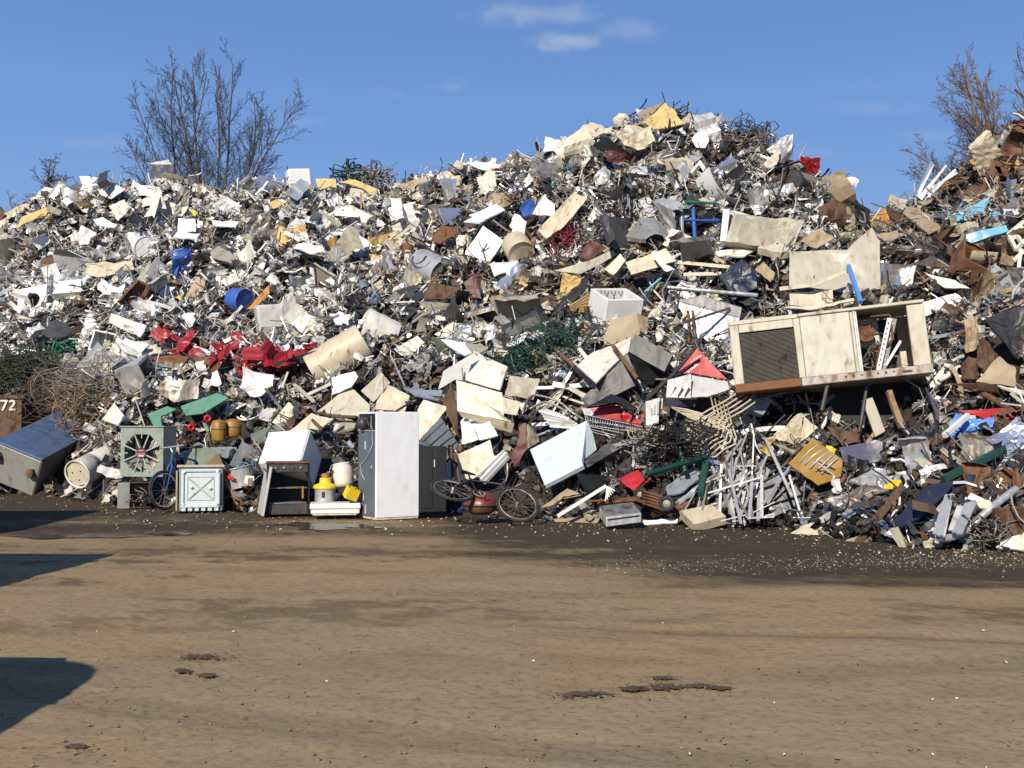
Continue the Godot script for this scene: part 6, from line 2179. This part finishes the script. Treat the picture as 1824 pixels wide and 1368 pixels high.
	for s in ["n 620,690 720,760 830,830 880,900 740,860 640,830", "n 620,940 700,960 960,1080 940,1110 760,1050", "f 1580,1160 1690,1150 1740,1180 1640,1250 1590,1200", "g 20,1230 150,1215 160,1250 0,1275", "g 340,1150 440,1140 430,1165 350,1170"]:
		P("body_panel", "", "wreck_red", s, "f", {"part_of": t, "dent": .05, "near": .95})
	for s in [[300, 602, .75], [322, 618, .6], [352, 640, .55], [384, 606, .8], [402, 618, .85], [415, 640, .8], [430, 604, .6], [442, 626, .7], [462, 640, .8], [484, 628, .6], [500, 642, .8], [528, 634, .7], [548, 630, .6], [470, 610, .5], [370, 632, .5]]:
		var hp := hit(s[0], s[1])
		var bm := obj("body_panel", crushed(1.5, .36, 5), "wreck_red", t)
		bm.transform = Transform3D(facing(Vector3(rng.randfn() * .5, .7, .8), rng.randfn() * .6).scaled_local(Vector3.ONE * s[2]), hp + (Vector3(0, EYE, 0) - hp).normalized() * .6 - t.position)
		claim_rect(s[0] - 14, s[1] - 10, s[0] + 14, s[1] + 10)
	for s in [[335, 628, 1.35, -.25], [395, 643, 1.4, -.12], [455, 646, 1.4, .06], [515, 642, 1.3, .16]]:
		var hp := hit(s[0], s[1])
		var bm := obj("body_shell", crushed(1.3, .34, 4), "wreck_red", t)
		bm.transform = Transform3D(facing(Vector3(-.1, .6, .8), s[3]).scaled_local(Vector3(s[2], s[2] * .7, s[2] * .3)), hp + (Vector3(0, EYE, 0) - hp).normalized() * .75 - t.position)
	for s in ["n 640,700 720,720 800,690 900,750 1020,760 1280,730", "n 960,1080 1100,1090 1330,1060 1573,1180"]:
		L("trim", "", "maroon", s, .05, {"part_of": t, "near": .9, "flat_depth": false})
	P("dark_roof", "", "darkgrey", "g 160,1250 290,1215 480,1160 470,1200 320,1260 200,1290", "d", {"part_of": t, "dent": .02, "near": .5})
	for s in ["n 740,870 880,900 930,980 820,1000", "n 900,830 1150,850 1190,950 1000,1000"]:
		P("torn_inside", "", "brown", s, "f", {"part_of": t, "dent": .08, "near": .3})
	# rooftop unit
	rooftop_unit()
	# rusty numbered container at the very edge
	t = thing("rusty_container", "rusty brown container end with a painted number 72", "container", at(-14, 786, 25.2))
	st = tool()
	slab(st, Vector3(-1.2, -.4, 0), Vector3(1.9, 0, 0), Vector3(0, 1.42, 0), Vector3(0, 0, -1.5), .03)
	obj("body", st, "brown", t)
	st = tool()
	slab(st, Vector3(-1.25, 1.0, .04), Vector3(2.02, 0, 0), Vector3(0, .1, 0), Vector3(0, 0, -1.58), .02)
	obj("top_rim", st, "brown", t)
	st = tool()
	slab(st, Vector3(.60, -.4, .06), Vector3(.12, 0, 0), Vector3(0, 1.38, 0), Vector3(0, 0, -.1), .01)
	obj("corner_post", st, "brown", t)
	words({"node": t, "o": t.position, "n": Vector3.BACK}, "72", "p 14,722", .26, "offwhite")
	claim_rect(0, 690, 40, 785)
	# three things behind the fan unit
	for s in [["a 1480,340", "a 1480,480", .14], ["a 1575,335", "a 1575,450", .17]]:
		var p0 := hit(pts(s[0])[0].x, pts(s[0])[0].y)
		var d := -hit(pts(s[1])[0].x, pts(s[1])[0].y).z - .5
		var lo := at(pts(s[1])[0].x, pts(s[1])[0].y, d)
		var up := at(pts(s[0])[0].x, pts(s[0])[0].y, d)
		t = thing("mustard_tank", ["narrower mustard yellow tank beside a white board", "wider mustard yellow tank with a dark strap"][int(s[2] > .15)], "tank", lo)
		var hh := (up - lo).length()
		st = tool(false)
		lathe(st, [[0.0, 0], [s[2] * .9, .01], [s[2], .04], [s[2], hh - .05], [s[2] * .8, hh], [0, hh + .03]], 18)
		obj("shell", st, "mustard", t)
		st = tool(false)
		lathe(st, [[s[2] * 1.02, hh * .55], [s[2] * 1.03, hh * .58], [s[2] * 1.02, hh * .61]], 18)
		obj("strap", st, "brown", t)
	t = thing("red_trolley", "small trolley with two red wheels behind the fan unit", "trolley", hit(355, 755) + Vector3(0, .2, .5))
	for c in ["a 1405,325", "a 1295,385"]:
		st = tool(false)
		var cp: Vector3 = at(pts(c)[0].x, pts(c)[0].y, -t.position.z) - t.position
		ring(st, Transform3D(Basis(Vector3.UP, .5), cp), .05, .035, 16, 6)
		obj("wheel", st, "red", t)
	st = tool(false)
	for l in [["a 1405,325", "a 1295,385"], ["a 1295,385", "a 1230,440"], ["a 1405,325", "a 1430,480"], ["a 1230,440", "a 1320,475"]]:
		tube(st, [at(pts(l[0])[0].x, pts(l[0])[0].y, -t.position.z) - t.position, at(pts(l[1])[0].x, pts(l[1])[0].y, -t.position.z) - t.position], .014, 5)
	obj("frame", st, "maroon", t)
	claim_rect(330, 735, 432, 795)
	# stack of chair frames
	var cd := -hit(1262, 770).z - .8
	for k in 5:
		var off := Vector2(k * 7.5, k * 4.5)
		var cp := at(1262 + off.x, 770 + off.y, cd - k * .05)
		t = thing("chair_frame", "", "chair frame", cp, "nested chair frames")
		unlabelled.append([t, "tan tubular chair frame nested in a stack", Vector2(1262, 770) + off, cd])
		for l in [["seat_rail", "d 890,195 925,330 962,440 945,495 870,530 800,590 685,600"], ["back_rail", "d 590,285 700,300 830,335 870,310 1000,240 1110,165"], ["leg", "d 590,285 660,325 860,375 930,330"]]:
			var line := []
			var ll := pts(l[1])
			for i in ll.size():
				line.append(at(ll[i].x + off.x, ll[i].y + off.y, cd - k * .05 + (.25 if l[0] == "back_rail" else .0) - i * .03) - cp)
			st = tool(false)
			tube(st, line, .0145, 6)
			obj(l[0], st, "beige", t)
	var cr := thing("slatted_chair", "brown slatted chair back beside the nested chair frames", "chair back", at(1240, 770, cd + .1))
	for k in 5:
		st = tool()
		var y0 := 395 + k * 36
		var pa := at(1060 + (700 + k * 3) * .23026, 660 + y0 * .23026 + 4, cd + .1) - cr.position
		var pb := at(1060 + (800 + k * 8) * .23026, 660 + (y0 - 25) * .23026 + 4, cd + .1) - cr.position
		slab(st, pa, pb - pa, Vector3(0, .085, 0), Vector3(0, 0, -.02), .005)
		obj("slat", st, "taupe", cr)
	for l in ["d 690,420 725,580", "d 790,375 830,550", "d 825,385 860,545", "d 860,385 890,540"]:
		st = tool(false)
		tube(st, [at(pts(l)[0].x, pts(l)[0].y, cd + .05) - cr.position, at(pts(l)[1].x, pts(l)[1].y, cd + .05) - cr.position], .015, 5)
		obj("upright", st, "beige", cr)
	claim(pts("d 590,280 900,190 1110,160 1060,560 700,680 680,400"))
	# wire rack (cart basket)
	var bd := -hit(1100, 770).z - 1.0
	t = thing("wire_basket", "white wire cart basket behind the pale freezer lid", "basket", at(1095, 765, bd))
	var top := pts("c 1070,300 1480,385")
	var bot := pts("c 1085,370 1420,415")
	for k in 24:
		var s := k / 23.0
		st = tool(false)
		tube(st, [at(lerpf(top[0].x, top[1].x, s), lerpf(top[0].y, top[1].y, s), bd) - t.position, at(lerpf(bot[0].x, bot[1].x, s), lerpf(bot[0].y, bot[1].y, s), bd + .06) - t.position], .005, 3)
		obj("wire", st, "white", t)
	for l in ["c 1070,300 1480,385", "c 1085,370 1420,415", "c 1100,395 1280,440", "c 1100,410 1270,455", "c 1105,380 1330,425", "c 1080,335 1450,400"]:
		st = tool(false)
		tube(st, [at(pts(l)[0].x, pts(l)[0].y, bd - .02) - t.position, at(pts(l)[1].x, pts(l)[1].y, bd - .02) - t.position], .009, 4)
		obj("rim_wire", st, "white", t)
	# tangles
	for s in [["black_wire_tangle", "big tangle of black wire and chain beside the chair frames", "black", 1200, 780, .42, .011, 46, 1.3], ["rope_coil", "loose coil of pale rope beside the black wire", "beige", 1158, 778, .30, .012, 9, .9], ["green_netting", "heap of dark green netting below the white pipes", "darkgreen", 1000, 625, .62, .010, 150, .9], ["green_netting", "smaller part of the green netting beside the white fender", "darkgreen", 945, 650, .5, .010, 90, .8], ["green_bag", "small green net bag on the low slope", "green", 128, 622, .42, .02, 40, .6], ["red_wire_tangle", "tangle of red wire below the long cream panel", "wreck_red", 1005, 422, .5, .014, 15, .5], ["brush_tangle", "dark olive tangle of brush at the low end", "brush_green", 35, 660, .78, .013, 170, .8], ["brush_tangle", "second olive tangle of brush beside the first", "brush_green", 70, 662, .6, .013, 110, .6], ["brown_brush", "brown dry brush and wire behind the blue-topped tank", "twig", 115, 715, .85, .010, 110, .9], ["brown_brush", "brown tangle of dry stems behind the water heater", "wood", 170, 720, .8, .010, 80, 1.1], ["chain_link_roll", "grey roll of chain-link wire above the brown brush", "dull", 195, 695, .8, .009, 170, .7], ["chain_link_roll", "smaller grey roll of chain-link wire on the low slope", "dull", 150, 678, .6, .009, 100, .6], ["spring_tangle", "tangle of dark springs on the ridge at the peak", "darkgrey", 1330, 240, .6, .014, 40, .1], ["mesh_tangle", "grey mesh tangle under the steel sail", "dull", 1345, 262, .55, .012, 70, .2], ["branch_heap", "heap of dark branches on the ridge beside the white box", "darkgreen", 628, 316, .55, .03, 26, .1], ["branch_heap", "second heap of dark branches on the ridge", "dull", 665, 318, .5, .03, 24, .1], ["steel_wool", "knot of shiny wire at the end of the foot", "dull", 1775, 945, .3, .012, 40, .3]]:
		var hp := hit(s[3], s[4])
		var o := obj(s[0], tangle(s[5], s[7], s[6]), s[2])
		o.position = hp + (Vector3(0, EYE, 0) - hp).normalized() * s[8]
		o.scale = Vector3(1.25, .75, 1)
		meta(o, s[1], "tangle")
		claim_rect(s[3] - 8, s[4] - 8, s[3] + 8, s[4] + 8)
	# round motor and light bits around the pipes
	t = thing("white_pipework", "cluster of white hoses and elbows above the green netting", "pipework", hit(1030, 585) + Vector3(0, .3, .6))
	var zz := -t.position.z
	for l in ["l 850,360 845,480 870,500", "l 890,370 915,390 910,430 890,440", "l 960,370 955,420 1000,440 1020,400 1010,360", "l 1010,470 960,470 850,490"]:
		st = tool(false)
		var line := []
		for p in pts(l):
			line.append(at(p.x, p.y, zz) - t.position)
		tube(st, line, .055, 7)
		obj("hose", st, "white", t)
	q = P("white_ring_plate", "round pale plate with a pin", "cream", "e 1405,930 1420,905 1460,895 1500,910 1510,935 1480,960 1430,960", "f", {"near": .7, "dent": .002, "cat": "plate"})

func rooftop_unit():
	var d := 16.9
	var c := at(1312, 700, d)
	var t := thing("rooftop_unit", "long cream rooftop air unit lying tilted on the heap", "air unit", c)
	t.basis = Basis(Vector3.UP, -.20) * Basis(Vector3.BACK, .10) * Basis(Vector3.RIGHT, -.06)
	var W := 3.0
	var H := 1.16
	var D := 1.25
	var st := tool()
	slab(st, Vector3(-.01, 0, .02), Vector3(1.03, 0, 0), Vector3(0, .13, 0), Vector3(0, 0, -D), .01)
	obj("base_rail", st, "rail_rust", t)
	st = tool()
	slab(st, Vector3(1.025, 0, .02), Vector3(W - 1.02, 0, 0), Vector3(0, .13, 0), Vector3(0, 0, -D), .01)
	obj("base_rail", st, "rail_pale", t)
	for p in [[0.0, .14], [1.0, .10], [1.87, .05], [W - .27, .26]]:
		st = tool()
		slab(st, Vector3(p[0], .132, .0), Vector3(p[1], 0, 0), Vector3(0, H - .2, 0), Vector3(0, 0, -.08), .01)
		obj("corner_post", st, "unit_cream", t)
		st = tool()
		slab(st, Vector3(p[0], .132, -D + .1), Vector3(p[1], 0, 0), Vector3(0, H - .2, 0), Vector3(0, 0, -.08), .01)
		obj("back_post", st, "beige", t)
	st = tool()
	slab(st, Vector3(0, H - .068, .01), Vector3(1.08, 0, 0), Vector3(0, .07, 0), Vector3(0, 0, -D), .01)
	obj("top_sheet", st, "unit_cream", t)
	st = tool()
	slab(st, Vector3(1.085, H - .05, .015), Vector3(W - 1.085, 0, 0), Vector3(0, .05, 0), Vector3(0, 0, -D), .01)
	obj("top_sheet", st, "unit_cream", t)
	st = tool()
	slab(st, Vector3(.145, H - .2, -.0), Vector3(.85, 0, 0), Vector3(0, .13, 0), Vector3(0, 0, -.03), .006)
	obj("coil_header", st, "unit_cream", t)
	var coil := tool()
	slab(coil, Vector3(.145, .134, -.06), Vector3(.85, 0, 0), Vector3(0, H - .34, 0), Vector3(0, 0, -.06), .004)
	var cn := obj("condenser_coil", coil, "darkgrey", t)
	for k in 40:
		st = tool()
		slab(st, Vector3(.148, .14 + k * .0202, -.058), Vector3(.844, 0, 0), Vector3(0, .007, 0), Vector3(0, 0, .022), .001)
		obj("coil_fin", st, "coil", cn)
	st = tool()
	slab(st, Vector3(1.105, .134, -.012), Vector3(.76, 0, 0), Vector3(0, H - .19, 0), Vector3(0, 0, -.025), .008)
	var bp := obj("side_panel", st, "unit_panel", t)
	for k in 2:
		st = tool()
		slab(st, Vector3(1.925 + k * .03, .134, -.01 - k * .02), Vector3(.022, 0, 0), Vector3(0, H - .19, 0), Vector3(0, 0, -.03), .003)
		obj("door_edge", st, "white", t)
	st = tool()
	slab(st, Vector3(0, .13, -D + .015), Vector3(W, 0, 0), Vector3(0, H - .2, 0), Vector3(0, 0, -.015), .004)
	obj("back_sheet", st, "darkgrey", t)
	st = tool()
	slab(st, Vector3(W - .012, .134, -.09), Vector3(.012, 0, 0), Vector3(0, H - .21, 0), Vector3(0, 0, -D + .2), .003)
	obj("end_sheet", st, "bluegrey", t)
	st = tool()
	slab(st, Vector3(1.9, .134, -.5), Vector3(.02, 0, 0), Vector3(0, H - .2, 0), Vector3(0, 0, -.7), .004)
	obj("partition", st, "unit_panel", t)
	# fan motor with its pulley
	st = tool(false)
	lathe(st, [[0.0, .03], [.05, .03], [.06, .0], [.12, .02], [.14, .03], [.14, -.03], [.1, -.05], [.1, -.3]], 22, Transform3D(Basis(Vector3.RIGHT, PI / 2), Vector3(2.14, .78, -.42)))
	obj("fan_pulley", st, "rust", t)
	st = tool()
	slab(st, Vector3(1.95, .60, -.6), Vector3(.42, 0, 0), Vector3(0, .42, 0), Vector3(0, 0, -.3), .02)
	obj("blower_housing", st, "lightgrey", t)
	st = tool(false)
	tube(st, [Vector3(2.2, 1.0, -.16), Vector3(2.48, 1.0, -.16), Vector3(2.5, .98, -.16), Vector3(2.5, .6, -.16), Vector3(2.36, .5, -.18)], .018, 6)
	tube(st, [Vector3(2.2, .2, -.2), Vector3(2.3, .55, -.22), Vector3(2.28, .62, -.3)], .014, 6)
	obj("copper_pipe", st, "rust", t)
	for k in 2:
		st = tool()
		var o := Vector3(2.18 + k * .09, .15, -.12 - k * .12)
		slab(st, o, Vector3(.07, -.02, 0), Vector3(.27, .80, 0), Vector3(0, 0, -.03), .004)
		var bd := obj("light_strip" if k == 0 else "terminal_strip", st, "white" if k == 0 else "grey", t)
		for j in 9:
			st = tool()
			block(st, o + Vector3(.055 + j * .027, .07 + j * .08, .005), Vector3(.022, .03, .012), .002)
			obj("contact", st, "black" if k == 0 else "lightgrey", bd)
	st = tool()
	slab(st, Vector3(2.34, .18, -.06), Vector3(.27, .36, 0), Vector3(-.03, .03, 0), Vector3(0, 0, -.03), .004)
	obj("loose_trim", st, "white", t)
	var wr := obj("wiring", tangle(.28, 22, .009), "dull", t)
	wr.position = Vector3(2.3, .5, -.55)
	for k in 7:
		st = tool()
		block(st, Vector3(1.7 + k * .12, .075, .024), Vector3(.035, [.03, .05, .02, .06, .03, .04, .02][k], .006), .002)
		obj("rust_scab", st, "maroon", t)
	st = tool()
	block(st, Vector3(2.62, .06, .026), Vector3(.14, .035, .008), .002)
	obj("name_plate", st, "black", t)
	claim(pts("j 318,505 660,440 1240,385 1290,395 1315,765 375,852"))
